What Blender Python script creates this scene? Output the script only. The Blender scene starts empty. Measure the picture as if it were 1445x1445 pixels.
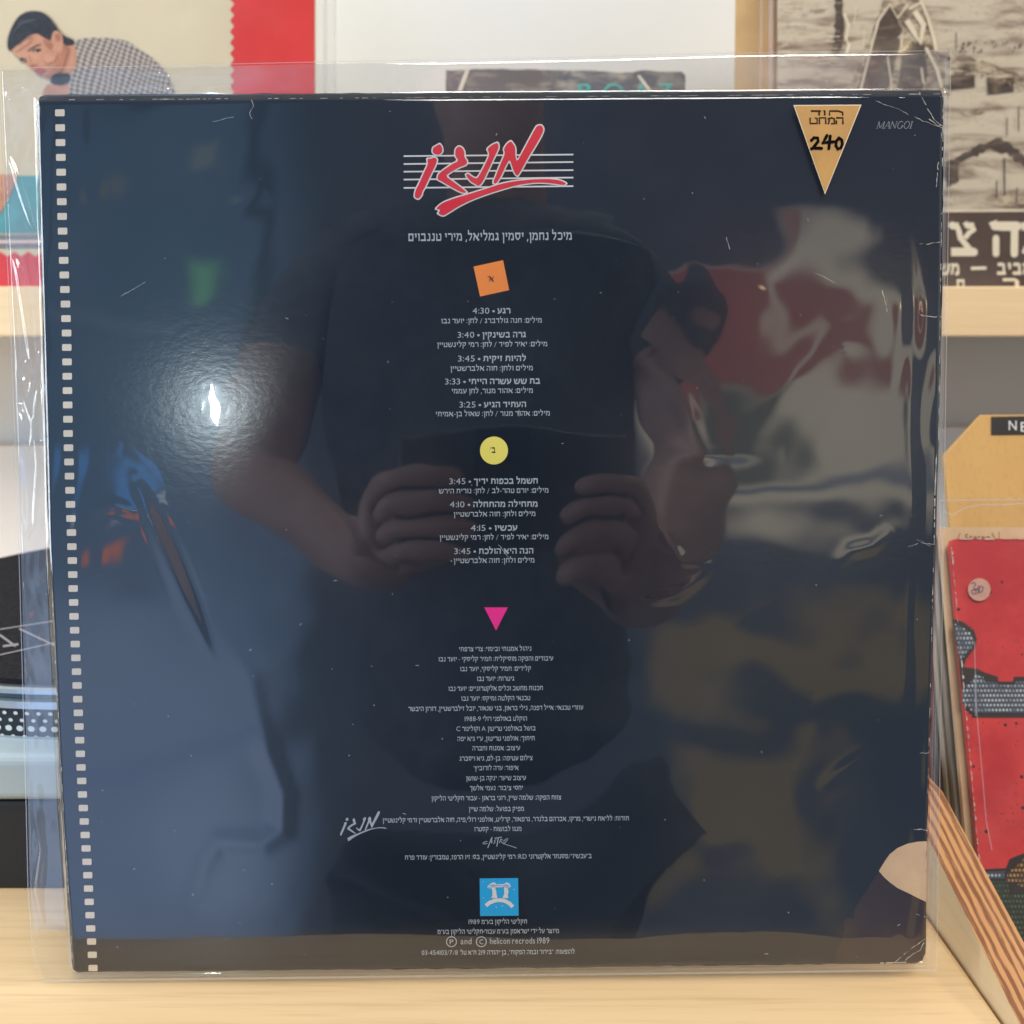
import bpy, bmesh, math, random, re
import numpy as np
from mathutils import Vector, Matrix

S = bpy.context.scene
COL = S.collection
random.seed(7)
RNG = np.random.default_rng(11)

# ------------------------------------------------------------------ camera
PITCH = math.radians(10.5)
CAM = np.array([0.00455636, -0.33285395, 0.23198507])
FPX, CPX = 1418.0, 722.5
cam_d = bpy.data.cameras.new('camera')
cam = bpy.data.objects.new('camera', cam_d)
COL.objects.link(cam)
cam.location = CAM
cam.rotation_euler = (math.radians(90) - PITCH, 0, 0)
cam_d.sensor_width = 36
cam_d.lens = FPX / 1445 * 36
cam_d.clip_start = 0.003
cam_d.clip_end = 50
cam_d.dof.use_dof = True
cam_d.dof.focus_distance = 0.352
cam_d.dof.aperture_fstop = 15
S.camera = cam

# ------------------------------------------------------------------ exposure / render
S.view_settings.view_transform = 'Standard'
S.view_settings.look = 'None'
S.view_settings.exposure = 0
S.view_settings.gamma = 1
S.render.engine = 'CYCLES'
S.cycles.max_bounces = 12
S.cycles.transparent_max_bounces = 24
S.cycles.use_denoising = True
try:
    S.cycles.denoiser = 'OPENIMAGEDENOISE'
    S.cycles.denoising_prefilter = 'ACCURATE'
except Exception:
    pass
S.cycles.caustics_reflective = False
S.cycles.caustics_refractive = False


# ------------------------------------------------------------------ node helpers
class NT:
    def __init__(s, tree):
        s.t = tree
        s.n = tree.nodes
        s.l = tree.links

    def new(s, kind, **kw):
        n = s.n.new(kind)
        for k, v in kw.items():
            setattr(n, k, v)
        return n

    def put(s, sock, v):
        if isinstance(v, bpy.types.NodeSocket):
            s.l.new(v, sock)
        elif v is not None:
            if sock.type == 'RGBA' and len(v) == 3:
                v = (*v, 1)
            sock.default_value = v

    def math(s, op, a, b=None, c=None, clamp=False):
        n = s.new('ShaderNodeMath', operation=op, use_clamp=clamp)
        s.put(n.inputs[0], a)
        if b is not None:
            s.put(n.inputs[1], b)
        if c is not None:
            s.put(n.inputs[2], c)
        return n.outputs[0]

    def smooth(s, v, a, b):
        n = s.new('ShaderNodeMapRange', interpolation_type='SMOOTHSTEP')
        s.put(n.inputs[0], v)
        n.inputs[1].default_value = a
        n.inputs[2].default_value = b
        return n.outputs[0]

    def mix(s, f, a, b, blend='MIX'):
        n = s.new('ShaderNodeMix', data_type='RGBA', blend_type=blend)
        s.put(n.inputs[0], f)
        s.put(n.inputs[6], a)
        s.put(n.inputs[7], b)
        return n.outputs[2]

    def noise(s, vec, scale, detail=4, rough=.5, dist=0.):
        n = s.new('ShaderNodeTexNoise')
        if vec is not None:
            s.l.new(vec, n.inputs['Vector'])
        n.inputs['Scale'].default_value = scale
        n.inputs['Detail'].default_value = detail
        n.inputs['Roughness'].default_value = rough
        n.inputs['Distortion'].default_value = dist
        return n.outputs['Fac']

    def coords(s, scale=(1, 1, 1), rot=(0, 0, 0), loc=(0, 0, 0)):
        c = s.new('ShaderNodeTexCoord')
        m = s.new('ShaderNodeMapping')
        s.l.new(c.outputs['Object'], m.inputs[0])
        m.inputs['Scale'].default_value = scale
        m.inputs['Rotation'].default_value = rot
        m.inputs['Location'].default_value = loc
        return m.outputs[0]

    def bump(s, h, strength, dist):
        b = s.new('ShaderNodeBump')
        b.inputs['Strength'].default_value = strength
        b.inputs['Distance'].default_value = dist
        s.l.new(h, b.inputs['Height'])
        return b.outputs[0]


# ------------------------------------------------------------------ surroundings light (procedural surroundings of the shop)
world = bpy.data.worlds.new("World")
S.world = world
world.use_nodes = True
wt = NT(world.node_tree)
wt.n.clear()
tc = wt.new('ShaderNodeTexCoord')
sep = wt.new('ShaderNodeSeparateXYZ')
wt.l.new(tc.outputs['Generated'], sep.inputs[0])
ny = wt.math('MAXIMUM', wt.math('MULTIPLY', sep.outputs[1], -1.0), 0.02)
GX = wt.math('DIVIDE', sep.outputs[0], ny)
GZ = wt.math('DIVIDE', sep.outputs[2], ny)
behind = wt.smooth(sep.outputs[1], -0.25, -0.55)


def wbox(x0, x1, z0, z1, soft):
    a = wt.smooth(GX, x0 - soft, x0 + soft)
    b = wt.smooth(GX, x1 + soft, x1 - soft)
    c = wt.smooth(GZ, z0 - soft, z0 + soft)
    d = wt.smooth(GZ, z1 + soft, z1 - soft)
    return wt.math('MULTIPLY', wt.math('MULTIPLY', a, b), wt.math('MULTIPLY', c, d))


def room_patch(col, color, x0, y0, x1, y1, soft):
    """one patch of the shop behind the photographer: directions given as tangents x 1000"""
    f = wbox((x0) / 1000, (x1) / 1000, (y0) / 1000, (y1) / 1000, soft / 1000)
    return wt.mix(f, col, color)


wc = wt.mix(0.0, (.16, .20, .28), (0, 0, 0))
# doorway to the street on the left: dim above, bright pavement below
wc = room_patch(wc, (.27, .48, .76), -900, -560, -215, 480, 40)
wc = room_patch(wc, (.36, .57, .92), -900, -900, -225, 60, 45)
wc = room_patch(wc, (.74, 1.02, 1.60), -700, -420, -235, -60, 70)
wc = room_patch(wc, (.58, .88, 1.5), -700, -225, -250, -205, 22)
wc = room_patch(wc, (.92, 1.24, 1.9), -330, -330, -245, -240, 35)
wc = room_patch(wc, (.34, .52, .85), -372, -60, -330, -38, 20)
wc = room_patch(wc, (.20, .30, .46), -470, 150, -452, 480, 8)
wc = room_patch(wc, (.60, .78, .85), -306, 372, -276, 408, 8)
wc = room_patch(wc, (.52, .62, .62), -398, 352, -362, 372, 8)
wc = room_patch(wc, (.12, .20, .30), -250, 120, -232, 470, 10)
wc = room_patch(wc, (.40, .62, .90), -440, 225, -330, 240, 10)
wc = room_patch(wc, (.34, 1.05, 2.5), -404, 58, -345, 100, 10)
wc = room_patch(wc, (1.9, 2.3, 2.6), -404, 40, -340, 50, 4)
wc = room_patch(wc, (2.6, .75, .25), -402, -8, -376, 14, 8)
wc = room_patch(wc, (.55, 1.5, .85), -318, 262, -292, 302, 10)
# the shop interior on the right
wc = room_patch(wc, (.16, .17, .22), 120, 285, 800, 900, 30)
wc = room_patch(wc, (1.75, 1.55, 1.22), 150, 15, 415, 290, 14)
wc = room_patch(wc, (.85, .27, .24), 150, 170, 276, 290, 10)
wc = room_patch(wc, (.80, .26, .24), 286, 170, 365, 262, 10)
wc = room_patch(wc, (.26, .31, .25), 205, 92, 292, 172, 20)
wc = room_patch(wc, (.55, .60, .70), 160, 52, 420, 80, 12)
wc = room_patch(wc, (14., 9.2, 4.4), 196, 246, 208, 258, 5)
wc = room_patch(wc, (12., 8., 4.0), 176, 204, 184, 214, 4)
wc = room_patch(wc, (10., 6.8, 3.6), 262, 238, 267, 246, 3)
wc = room_patch(wc, (12., 9.6, 4.0), 392, 252, 402, 270, 4)
wc = room_patch(wc, (.58, .46, .27), 160, -140, 450, -52, 18)
wc = room_patch(wc, (.15, .20, .25), 180, -180, 400, -142, 28)
wc = room_patch(wc, (.56, .45, .28), 160, -345, 330, -200, 18)
wc = wt.mix(behind, (.50, .50, .50), wc)
bg = wt.new('ShaderNodeBackground')
wt.put(bg.inputs[0], wc)
bg.inputs[1].default_value = 1.0
wo = wt.new('ShaderNodeOutputWorld')
wt.l.new(bg.outputs[0], wo.inputs[0])


# ------------------------------------------------------------------ lamps
def area_lamp(name, loc, target, sx, sy, power, color, shape='RECTANGLE'):
    d = bpy.data.lights.new(name, 'AREA')
    d.shape = shape
    d.size = sx
    d.size_y = sy
    d.energy = power
    d.color = color
    o = bpy.data.objects.new(name, d)
    COL.objects.link(o)
    o.location = loc
    o.rotation_euler = (Vector(target) - Vector(loc)).to_track_quat('-Z', 'Y').to_euler()
    return o


GLINT = (-.530, -1.5, .422)
area_lamp('ceiling_lamp', (0.25, -0.95, 1.65), (0, .15, .1), .9, .6, 30, (1, .95, .875))
area_lamp('shop_window', (-1.25, -.06, .50), (0, -.55, .25), .7, 1.0, 22, (.80, .90, 1))
area_lamp('warm_spot_lamp', (1.3, -.15, 1.1), (.3, .4, .2), .25, .25, 7, (1, .78, .48))
area_lamp('window_glint', GLINT, (-.1, .02, .17), .016, .052, 1.15, (.80, .95, 1), 'ELLIPSE')


# ------------------------------------------------------------------ colours and materials
def lin(r, g, b, k=1.0):
    out = []
    for c in (r, g, b):
        c /= 255
        out.append(min(1., k * (c / 12.92 if c <= .04045 else ((c + .055) / 1.055) ** 2.4)))
    return tuple(out)


def principled(name, color=(.5, .5, .5), rough=.5, spec=.5, var=0., vscale=40., bump=0., bscale=300., metallic=0.,
               stretch=(1, 1, 1)):
    m = bpy.data.materials.new(name)
    m.use_nodes = True
    t = NT(m.node_tree)
    p = t.n['Principled BSDF']
    p.inputs['Roughness'].default_value = rough
    p.inputs['Specular IOR Level'].default_value = spec
    p.inputs['Metallic'].default_value = metallic
    co = t.coords(stretch)
    if var:
        f = t.noise(co, vscale, 6, .6)
        dk = tuple(c * (1 - var) for c in color)
        lt = tuple(min(1, c * (1 + var)) for c in color)
        t.put(p.inputs['Base Color'], t.mix(t.smooth(f, .3, .7), dk, lt))
    else:
        p.inputs['Base Color'].default_value = (*color, 1)
    if bump:
        t.l.new(t.bump(t.noise(co, bscale, 5, .6), bump, .001), p.inputs['Normal'])
    return m


def wood(name, a, b, axis='x', scale=1., rough=.45, fine=.5):
    m = bpy.data.materials.new(name)
    m.use_nodes = True
    t = NT(m.node_tree)
    p = t.n['Principled BSDF']
    st = {'x': (.8 * scale, 22 * scale, 22 * scale), 'y': (22 * scale, 2 * scale, 22 * scale),
          'z': (22 * scale, 22 * scale, 2 * scale)}[axis]
    co = t.coords(st)
    broad = t.noise(co, .55, 3, .5, 1.2)
    co2 = t.coords(tuple(v * 9 for v in st))
    fib = t.noise(co2, 1.3, 5, .65)
    c = t.mix(t.smooth(broad, .3, .7), a, b)
    c = t.mix(t.math('MULTIPLY', t.smooth(fib, .45, .75), fine), c, tuple(v * .72 for v in a))
    t.put(p.inputs['Base Color'], c)
    p.inputs['Roughness'].default_value = rough
    t.l.new(t.bump(fib, .12, .0008), p.inputs['Normal'])
    return m


def plastic_sheet(name, f0=.075, rough=.03, haze=.03, tint=(.985, .985, .985), scratch=True):
    m = bpy.data.materials.new(name)
    m.use_nodes = True
    t = NT(m.node_tree)
    t.n.clear()
    lw = t.new('ShaderNodeLayerWeight')
    lw.inputs[0].default_value = .5
    fac = t.math('MULTIPLY_ADD', t.math('POWER', lw.outputs['Facing'], 5.), 1 - f0, f0, clamp=True)
    tr = t.new('ShaderNodeBsdfTransparent')
    tr.inputs[0].default_value = (*tint, 1)
    gl = t.new('ShaderNodeBsdfGlossy')
    gl.inputs['Roughness'].default_value = rough
    df = t.new('ShaderNodeBsdfDiffuse')
    df.inputs[0].default_value = (.85, .87, .9, 1)
    mh = t.new('ShaderNodeMixShader')
    if scratch:
        co = t.coords((1, 1, 1))
        h = t.math('MULTIPLY', t.smooth(t.noise(co, 26, 5, .6), .42, .8), haze * 1.7)
        t.put(mh.inputs[0], t.math('ADD', h, haze * .5))
    else:
        mh.inputs[0].default_value = haze
    t.l.new(tr.outputs[0], mh.inputs[1])
    t.l.new(df.outputs[0], mh.inputs[2])
    mx = t.new('ShaderNodeMixShader')
    t.l.new(fac, mx.inputs[0])
    t.l.new(mh.outputs[0], mx.inputs[1])
    t.l.new(gl.outputs[0], mx.inputs[2])
    o = t.new('ShaderNodeOutputMaterial')
    t.l.new(mx.outputs[0], o.inputs[0])
    return m


def laminated(name, color, rough=.2, spec=.5):
    """print under a laminated finish with a faint orange-peel texture"""
    m = bpy.data.materials.new(name)
    m.use_nodes = True
    t = NT(m.node_tree)
    p = t.n['Principled BSDF']
    p.inputs['Roughness'].default_value = rough
    p.inputs['Specular IOR Level'].default_value = spec
    co = t.coords((1, 1, 1))
    f = t.noise(co, 9, 4, .6)
    t.put(p.inputs['Base Color'], t.mix(t.smooth(f, .3, .7), tuple(c * .88 for c in color), tuple(min(1, c * 1.1) for c in color)))
    h = t.noise(t.coords((1, 1, 1.5)), 300, 3, .6)
    t.l.new(t.bump(h, .05, .0006), p.inputs['Normal'])
    return m


M = {}
M['black_print'] = laminated('navy_black_card', (.0090, .0155, .0265), .16)
M['cream_print'] = laminated('cream_print', (.68, .60, .49), .3)
M['white_print'] = laminated('white_print', (.72, .72, .72), .3)
M['red_print'] = laminated('red_print', (.74, .022, .050), .3)
M['text_print'] = laminated('pale_print', (.42, .48, .54), .3)
M['dim_text'] = laminated('dim_print', (.20, .215, .235), .3)
M['orange_print'] = laminated('orange_print', (.95, .28, .06), .3)
M['yellow_print'] = laminated('yellow_print', (.93, .82, .17), .3)
M['pink_print'] = laminated('pink_print', (.97, .028, .30), .3)
M['blue_print'] = laminated('blue_print', (.02, .40, .80), .3)
M['dark_ink'] = laminated('dark_ink', (.03, .022, .025), .35)
M['skin_print'] = principled('skin_print', (.64, .45, .285), .3, .5, .16, 28)
M['garment_print'] = laminated('garment_print', (.030, .022, .030), .25)
M['worn_card'] = principled('worn_card', (.46, .44, .41), .8, .2, .4, 400)
M['paper'] = principled('paper', (.66, .58, .47), .8, .2, .1, 60)
M['gold'] = principled('gold_foil', (.50, .27, .075), .42, .6, .10, 60, .05, 900)
M['marker'] = principled('marker_ink', (.003, .003, .003), .85, .08)
M['sticker_ink'] = principled('sticker_ink', (.045, .022, .010), .8, .1)
M['edge_white'] = principled('sticker_edge', (.72, .60, .42), .5)
M['sleeve'] = plastic_sheet('clear_plastic', .080, .022, .004)
M['sleeve_back'] = plastic_sheet('clear_plastic_back', .115, .05, .075)
M['old_sleeve'] = plastic_sheet('clear_plastic_old', .05, .06, .014, (.97, .95, .91))
M['seam'] = plastic_sheet('seam_highlight', .18, .15, .22, (.97, .97, .98), False)  # seam strips whitened to imitate thin highlights along the sheet edges
M['dust'] = principled('dust', (.50, .52, .55), .8)

M['table'] = wood('birch_table', (.62, .43, .23), (.75, .555, .32), 'x', 1., .38, .55)
M['shelf'] = wood('birch_shelf', (.72, .52, .29), (.80, .60, .36), 'x', 1.2, .45, .2)
M['wall'] = principled('painted_wall', (.725, .735, .715), .8, .25, .02, 5, .08, 160)
M['white_board'] = principled('white_board', (.78, .77, .74), .6, .3, .02, 8, .05, 200)


# ------------------------------------------------------------------ geometry helpers
fw = np.array([0, math.cos(PITCH), -math.sin(PITCH)])
rt = np.array([1., 0, 0])
up = np.cross(rt, fw)


def rays(px):
    px = np.asarray(px, float).reshape(-1, 2)
    return fw[None] + rt[None] * ((px[:, :1] - CPX) / FPX) - up[None] * ((px[:, 1:] - CPX) / FPX)


def on_plane(px, p0, n):
    d = rays(px)
    p0, n = np.asarray(p0, float), np.asarray(n, float)
    t = ((p0 - CAM) @ n) / (d @ n)
    return CAM[None] + d * t[:, None]


def at(x, y, Y):
    return on_plane([(x, y)], (0, Y, 0), (0, 1, 0))[0]


# plane of the leaning record jacket
LEAN, YAW, ROLL = 0.11106101, 0.00606379, -0.00793195
JM = (Matrix.Rotation(YAW, 3, 'Z') @ Matrix.Rotation(-LEAN, 3, 'X') @ Matrix.Rotation(ROLL, 3, 'Y'))
JN = -np.array(JM.col[1])
JU = np.array(JM.col[2])


def on_jacket(px, lift=0.):
    return on_plane(px, JN * lift, JN)


TZ = float(on_jacket([(60, 1386)], -.002)[0][2]) - .0006      # table top height


def ground(x, y, z=None):
    return on_plane([(x, y)], (0, 0, TZ if z is None else z), (0, 0, 1))[0]


def props(o, label=None, cat=None, group=None, kind=None):
    if label:
        o['label'] = label
    if cat:
        o['category'] = cat
    if group:
        o['group'] = group
    if kind:
        o['kind'] = kind
    return o


def link(name, me, mat, parent=None):
    o = bpy.data.objects.new(name, me)
    COL.objects.link(o)
    mats = mat if isinstance(mat, (list, tuple)) else [mat]
    for m_ in mats:
        me.materials.append(m_)
    if parent:
        o.parent = parent
        o.matrix_parent_inverse = parent.matrix_basis.inverted()
    return o


def mesh(name, verts, faces, mat, parent=None, smooth=False):
    me = bpy.data.meshes.new(name)
    me.from_pydata([tuple(v) for v in verts], [], faces)
    me.update()
    if smooth:
        for p in me.polygons:
            p.use_smooth = True
    return link(name, me, mat, parent)


def empty(name, loc, label, cat, group=None):
    o = bpy.data.objects.new(name, None)
    COL.objects.link(o)
    o.location = loc
    o.empty_display_size = .02
    return props(o, label, cat, group)


def bm_obj(name, bm, mat, parent=None, smooth=False):
    bmesh.ops.recalc_face_normals(bm, faces=bm.faces)
    me = bpy.data.meshes.new(name)
    bm.to_mesh(me)
    bm.free()
    if smooth:
        for p in me.polygons:
            p.use_smooth = True
    return link(name, me, mat, parent)


def box(name, lo, hi, mat, parent=None, bevel=0., seg=2):
    bm = bmesh.new()
    bmesh.ops.create_cube(bm, size=1)
    for v in bm.verts:
        for i in range(3):
            v.co[i] = lo[i] if v.co[i] < 0 else hi[i]
    if bevel:
        bmesh.ops.bevel(bm, geom=bm.edges[:], offset=bevel, segments=seg, affect='EDGES', profile=.5)
    return bm_obj(name, bm, mat, parent)


def prism(name, pts, depth, mat, parent=None, bevel=0.):
    """closed polygon of 3-D points pushed along the vector depth"""
    bm = bmesh.new()
    a = [bm.verts.new(p) for p in pts]
    b = [bm.verts.new(np.asarray(p) + np.asarray(depth)) for p in pts]
    bm.faces.new(a)
    bm.faces.new(b[::-1])
    n = len(a)
    for i in range(n):
        bm.faces.new((a[i], b[i], b[(i + 1) % n], a[(i + 1) % n]))
    if bevel:
        bmesh.ops.recalc_face_normals(bm, faces=bm.faces)
        bmesh.ops.bevel(bm, geom=bm.edges[:], offset=bevel, segments=2, affect='EDGES', profile=.5)
    return bm_obj(name, bm, mat, parent)


def tri_faces(pts2):
    """triangulate a simple polygon"""
    from mathutils.geometry import tessellate_polygon
    return [tuple(t) for t in tessellate_polygon([[Vector((p[0], -p[1], 0)) for p in pts2]])]


def area2(p):
    return sum(p[i][0] * p[(i + 1) % len(p)][1] - p[(i + 1) % len(p)][0] * p[i][1] for i in range(len(p))) / 2


def smooth_poly(p, it=1):
    for _ in range(it):
        q = []
        for i in range(len(p)):
            a, b = np.array(p[i], float), np.array(p[(i + 1) % len(p)], float)
            q += [tuple(a * .78 + b * .22), tuple(a * .22 + b * .78)]
        p = q
    return p


def offset_poly(p, d):
    s = 1 if area2(p) > 0 else -1
    out = []
    n = len(p)
    for i in range(n):
        a, b, c = (np.array(p[k], float) for k in (i - 1, i, (i + 1) % n))
        e1, e2 = b - a, c - b
        n1 = np.array([e1[1], -e1[0]]) / (np.linalg.norm(e1) + 1e-9)
        n2 = np.array([e2[1], -e2[0]]) / (np.linalg.norm(e2) + 1e-9)
        m_ = n1 + n2
        m_ = m_ / (np.linalg.norm(m_) + 1e-9)
        k = 1 / max(.6, float(m_ @ n1))
        out.append(tuple(b + s * m_ * d * k))
    return out


class Sheet:
    """collects flat shapes given in photo pixels; a projector turns them into points of a real surface.
    every shape lies a few microns above the one before, so that strokes which cross never share a plane"""

    def __init__(s, projector, n=(0, -1, 0)):
        s.P = projector
        s.n = np.asarray(n, float)
        s.v, s.f, s.mi, s.k = [], [], [], []
        s.c = 0

    def lift(s):
        s.c += 1
        s.k += [s.c % 60] * (len(s.v) - len(s.k))

    def poly(s, pts, mi=0):
        o = len(s.v)
        tf = tri_faces(pts)
        s.v += list(pts)
        for t in tf:
            a, b, c = (pts[k] for k in t)
            cr = (b[0] - a[0]) * (c[1] - a[1]) - (c[0] - a[0]) * (b[1] - a[1])
            t = tuple(o + k for k in t)
            s.f.append(t[::-1] if cr > 0 else t)
            s.mi.append(mi)
        s.lift()

    def stroke(s, pts, w, mi=0, w1=None):
        pts = [np.array(p, float) for p in pts]
        n = len(pts)
        o = len(s.v)
        for i, p in enumerate(pts):
            d = pts[min(i + 1, n - 1)] - pts[max(i - 1, 0)]
            d = d / (np.linalg.norm(d) + 1e-9)
            q = np.array([-d[1], d[0]])
            ww = (w if w1 is None else w + (w1 - w) * i / max(1, n - 1)) / 2
            s.v += [tuple(p + q * ww), tuple(p - q * ww)]
        for i in range(n - 1):
            a = o + 2 * i
            s.f.append((a, a + 2, a + 3, a + 1))
            s.mi.append(mi)
        s.lift()

    def disc(s, cx, cy, r, mi=0, n=40, ry=None):
        ry = r if ry is None else ry
        s.poly([(cx + r * math.cos(2 * math.pi * k / n), cy + ry * math.sin(2 * math.pi * k / n)) for k in range(n)], mi)

    def ring(s, cx, cy, r, w, mi=0, n=32):
        s.stroke([(cx + r * math.cos(2 * math.pi * k / n), cy + r * math.sin(2 * math.pi * k / n)) for k in range(n + 1)], w, mi)

    def text(s, body, xl, xr, base, h, bold=0., slope=0., mi=0, body_h=None, shear=0.):
        v, f, hh, kk = glyphs(body, bold)
        lo, hi = v[:, 0].min(), v[:, 0].max()
        o = len(s.v)
        hh = body_h or hh
        for x, y in v:
            X = xl + (x - lo) / (hi - lo) * (xr - xl)
            Yy = base - y / hh * h
            X += shear * (base - Yy)
            s.v.append((X, Yy + slope * (X - (xl + xr) / 2)))
        for q in f:
            s.f.append(tuple(o + k for k in q))
            s.mi.append(mi)
        s.k += kk

    def build(s, name, mats, parent=None):
        P = s.P(np.array(s.v)) + s.n[None] * (np.array(s.k)[:, None] * 1.2e-6)
        o = mesh(name, P, s.f, mats, parent)
        for p, k in zip(o.data.polygons, s.mi):
            p.material_index = k
        return o


def visual(body):
    """right-to-left lettering into the order the glyphs stand in"""
    if not re.search('[\u0590-\u05ff]', body):
        return body
    r = body[::-1]
    return re.sub(r'[0-9A-Za-z]+(?:[:\-./][0-9A-Za-z]+)*', lambda m_: m_.group(0)[::-1], r)


H_, V_ = .20, .135
HEB = {
    'א': (.80, [([(.02, 1), (.78, 0)], .22), ([(.74, 1), (.70, .72), (.52, .42)], V_), ([(.26, .68), (.10, .35), (.08, 0)], V_)]),
    'ב': (.74, [([(.05, .9), (.56, .9)], H_), ([(.56, .96), (.58, .1)], V_), ([(0, .1), (.74, .1)], H_)]),
    'ג': (.47, [([(.05, .9), (.36, .9)], H_), ([(.34, .96), (.34, .36)], V_), ([(.33, .42), (.43, 0)], V_), ([(.36, .30), (.03, .06)], H_)]),
    'ד': (.66, [([(0, .9), (.66, .9)], H_), ([(.54, .9), (.54, 0)], V_)]),
    'ה': (.74, [([(0, .92), (.66, .92)], .17), ([(.64, .96), (.64, 0)], V_), ([(.12, .50), (.10, 0)], V_)]),
    'ו': (.28, [([(.02, .9), (.26, .9)], H_), ([(.20, .96), (.20, 0)], V_)]),
    'ז': (.38, [([(0, .9), (.36, .9)], H_), ([(.21, .9), (.18, 0)], V_)]),
    'ח': (.72, [([(0, .9), (.68, .9)], H_), ([(.11, .9), (.10, 0)], V_), ([(.64, .94), (.64, 0)], V_)]),
    'ט': (.74, [([(.02, .95), (.14, .8), (.10, .1)], V_), ([(.06, .1), (.68, .1)], H_), ([(.66, .1), (.68, .82)], V_), ([(.70, .88), (.42, .88)], .17)]),
    'י': (.28, [([(.02, .9), (.26, .9)], H_), ([(.20, .96), (.18, .46)], V_)]),
    'כ': (.64, [([(.04, .9), (.50, .9)], H_), ([(.52, .92), (.60, .75), (.60, .25), (.52, .08)], V_), ([(.04, .1), (.52, .1)], H_)]),
    'ל': (.60, [([(.08, 1.42), (.08, .84)], V_), ([(.04, .9), (.54, .9)], H_), ([(.53, .92), (.48, .5), (.22, 0)], V_)]),
    'מ': (.78, [([(.02, 1), (.22, .76)], .18), ([(.20, .78), (.05, 0)], V_), ([(.22, .78), (.46, .92), (.64, .82)], .18), ([(.64, .86), (.70, .05)], V_), ([(.38, .1), (.72, .1)], H_)]),
    'נ': (.46, [([(.12, .9), (.36, .9)], H_), ([(.35, .96), (.36, .1)], V_), ([(0, .1), (.42, .1)], H_)]),
    'ס': (.74, [([(0, .9), (.74, .9)], H_), ([(.67, .9), (.64, .4), (.38, .05)], V_), ([(.09, .9), (.12, .4), (.38, .05)], .16)]),
    'ע': (.68, [([(.60, 1), (.60, .5), (.40, .18), (.02, .02)], .15), ([(.06, 1), (.14, .7), (.30, .16)], .15), ([(.02, .94), (.14, .94)], .14), ([(.52, .94), (.66, .94)], .14)]),
    'פ': (.70, [([(.10, .9), (.56, .9)], H_), ([(.58, .92), (.64, .75), (.64, .25), (.58, .08)], V_), ([(.03, .1), (.58, .1)], H_), ([(.13, .9), (.10, .52)], V_), ([(.06, .52), (.30, .52)], .15)]),
    'צ': (.68, [([(.58, 1), (.58, .74), (.34, .50)], V_), ([(.04, .98), (.16, .8), (.58, .16)], .17), ([(.02, .1), (.64, .1)], H_)]),
    'ק': (.70, [([(0, .9), (.66, .9)], H_), ([(.64, .92), (.60, .55), (.38, .18)], V_), ([(.13, .62), (.13, -.38)], V_)]),
    'ר': (.62, [([(0, .9), (.52, .9)], H_), ([(.50, .94), (.58, .78), (.58, 0)], V_)]),
    'ש': (.94, [([(.04, 1), (.16, .1)], .15), ([(.12, .1), (.72, .1)], H_), ([(.88, 1), (.84, .5), (.70, .10)], .15), ([(.47, 1), (.42, .6), (.14, .42)], V_)]),
    'ת': (.78, [([(.05, .9), (.66, .9)], H_), ([(.64, .94), (.70, .78), (.70, 0)], V_), ([(.18, .9), (.18, .18), (.02, .06)], V_)]),
    'ך': (.62, [([(0, .9), (.60, .9)], H_), ([(.53, .9), (.53, -.4)], V_)]),
    'ם': (.72, [([(0, .9), (.70, .9)], H_), ([(.64, .94), (.64, 0)], V_), ([(.10, .9), (.10, 0)], V_), ([(.06, .1), (.68, .1)], H_)]),
    'ן': (.28, [([(.02, .9), (.26, .9)], H_), ([(.20, .96), (.20, -.4)], V_)]),
    'ף': (.68, [([(.10, .9), (.56, .9)], H_), ([(.56, .92), (.62, .75), (.62, -.4)], V_), ([(.13, .9), (.10, .52)], V_), ([(.06, .52), (.30, .52)], .15)]),
    'ץ': (.58, [([(.04, 1), (.14, .7), (.28, .35)], .16), ([(.52, 1), (.50, .72), (.28, .42)], V_), ([(.28, .5), (.28, -.4)], V_)]),
    '׳': (.14, [([(.12, 1.05), (.03, .72)], .10)]),
    '״': (.30, [([(.12, 1.05), (.03, .72)], .10), ([(.28, 1.05), (.19, .72)], .10)]),
    '־': (.34, [([(.02, .78), (.32, .78)], .12)]),
    '-': (.34, [([(.02, .42), (.32, .42)], .13)]),
    ',': (.16, [([(.12, .16), (.04, -.2)], .12)]),
    ':': (.18, [([(.02, .72), (.16, .72)], .15), ([(.02, .12), (.16, .12)], .15)]),
    '/': (.46, [([(.02, -.1), (.42, 1.08)], .08)]),
    '•': (.36, [([(.02, .45), (.10, .45), (.18, .45), (.26, .45), (.34, .45)], .30)]),
}
FONT_CACHE = {}


def font_char(ch):
    if ch not in FONT_CACHE:
        cu = bpy.data.curves.new('lettering', 'FONT')
        cu.body = ch
        cu.size = 1
        cu.resolution_u = 3
        o = bpy.data.objects.new('lettering', cu)
        COL.objects.link(o)
        bpy.context.view_layer.update()
        me = o.to_mesh()
        v = np.empty(len(me.vertices) * 3)
        me.vertices.foreach_get('co', v)
        v = v.reshape(-1, 3)[:, :2].copy()
        f = [tuple(p.vertices) for p in me.polygons]
        o.to_mesh_clear()
        COL.objects.unlink(o)
        bpy.data.objects.remove(o)
        bpy.data.curves.remove(cu)
        FONT_CACHE[ch] = (v, f)
    return FONT_CACHE[ch]


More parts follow.
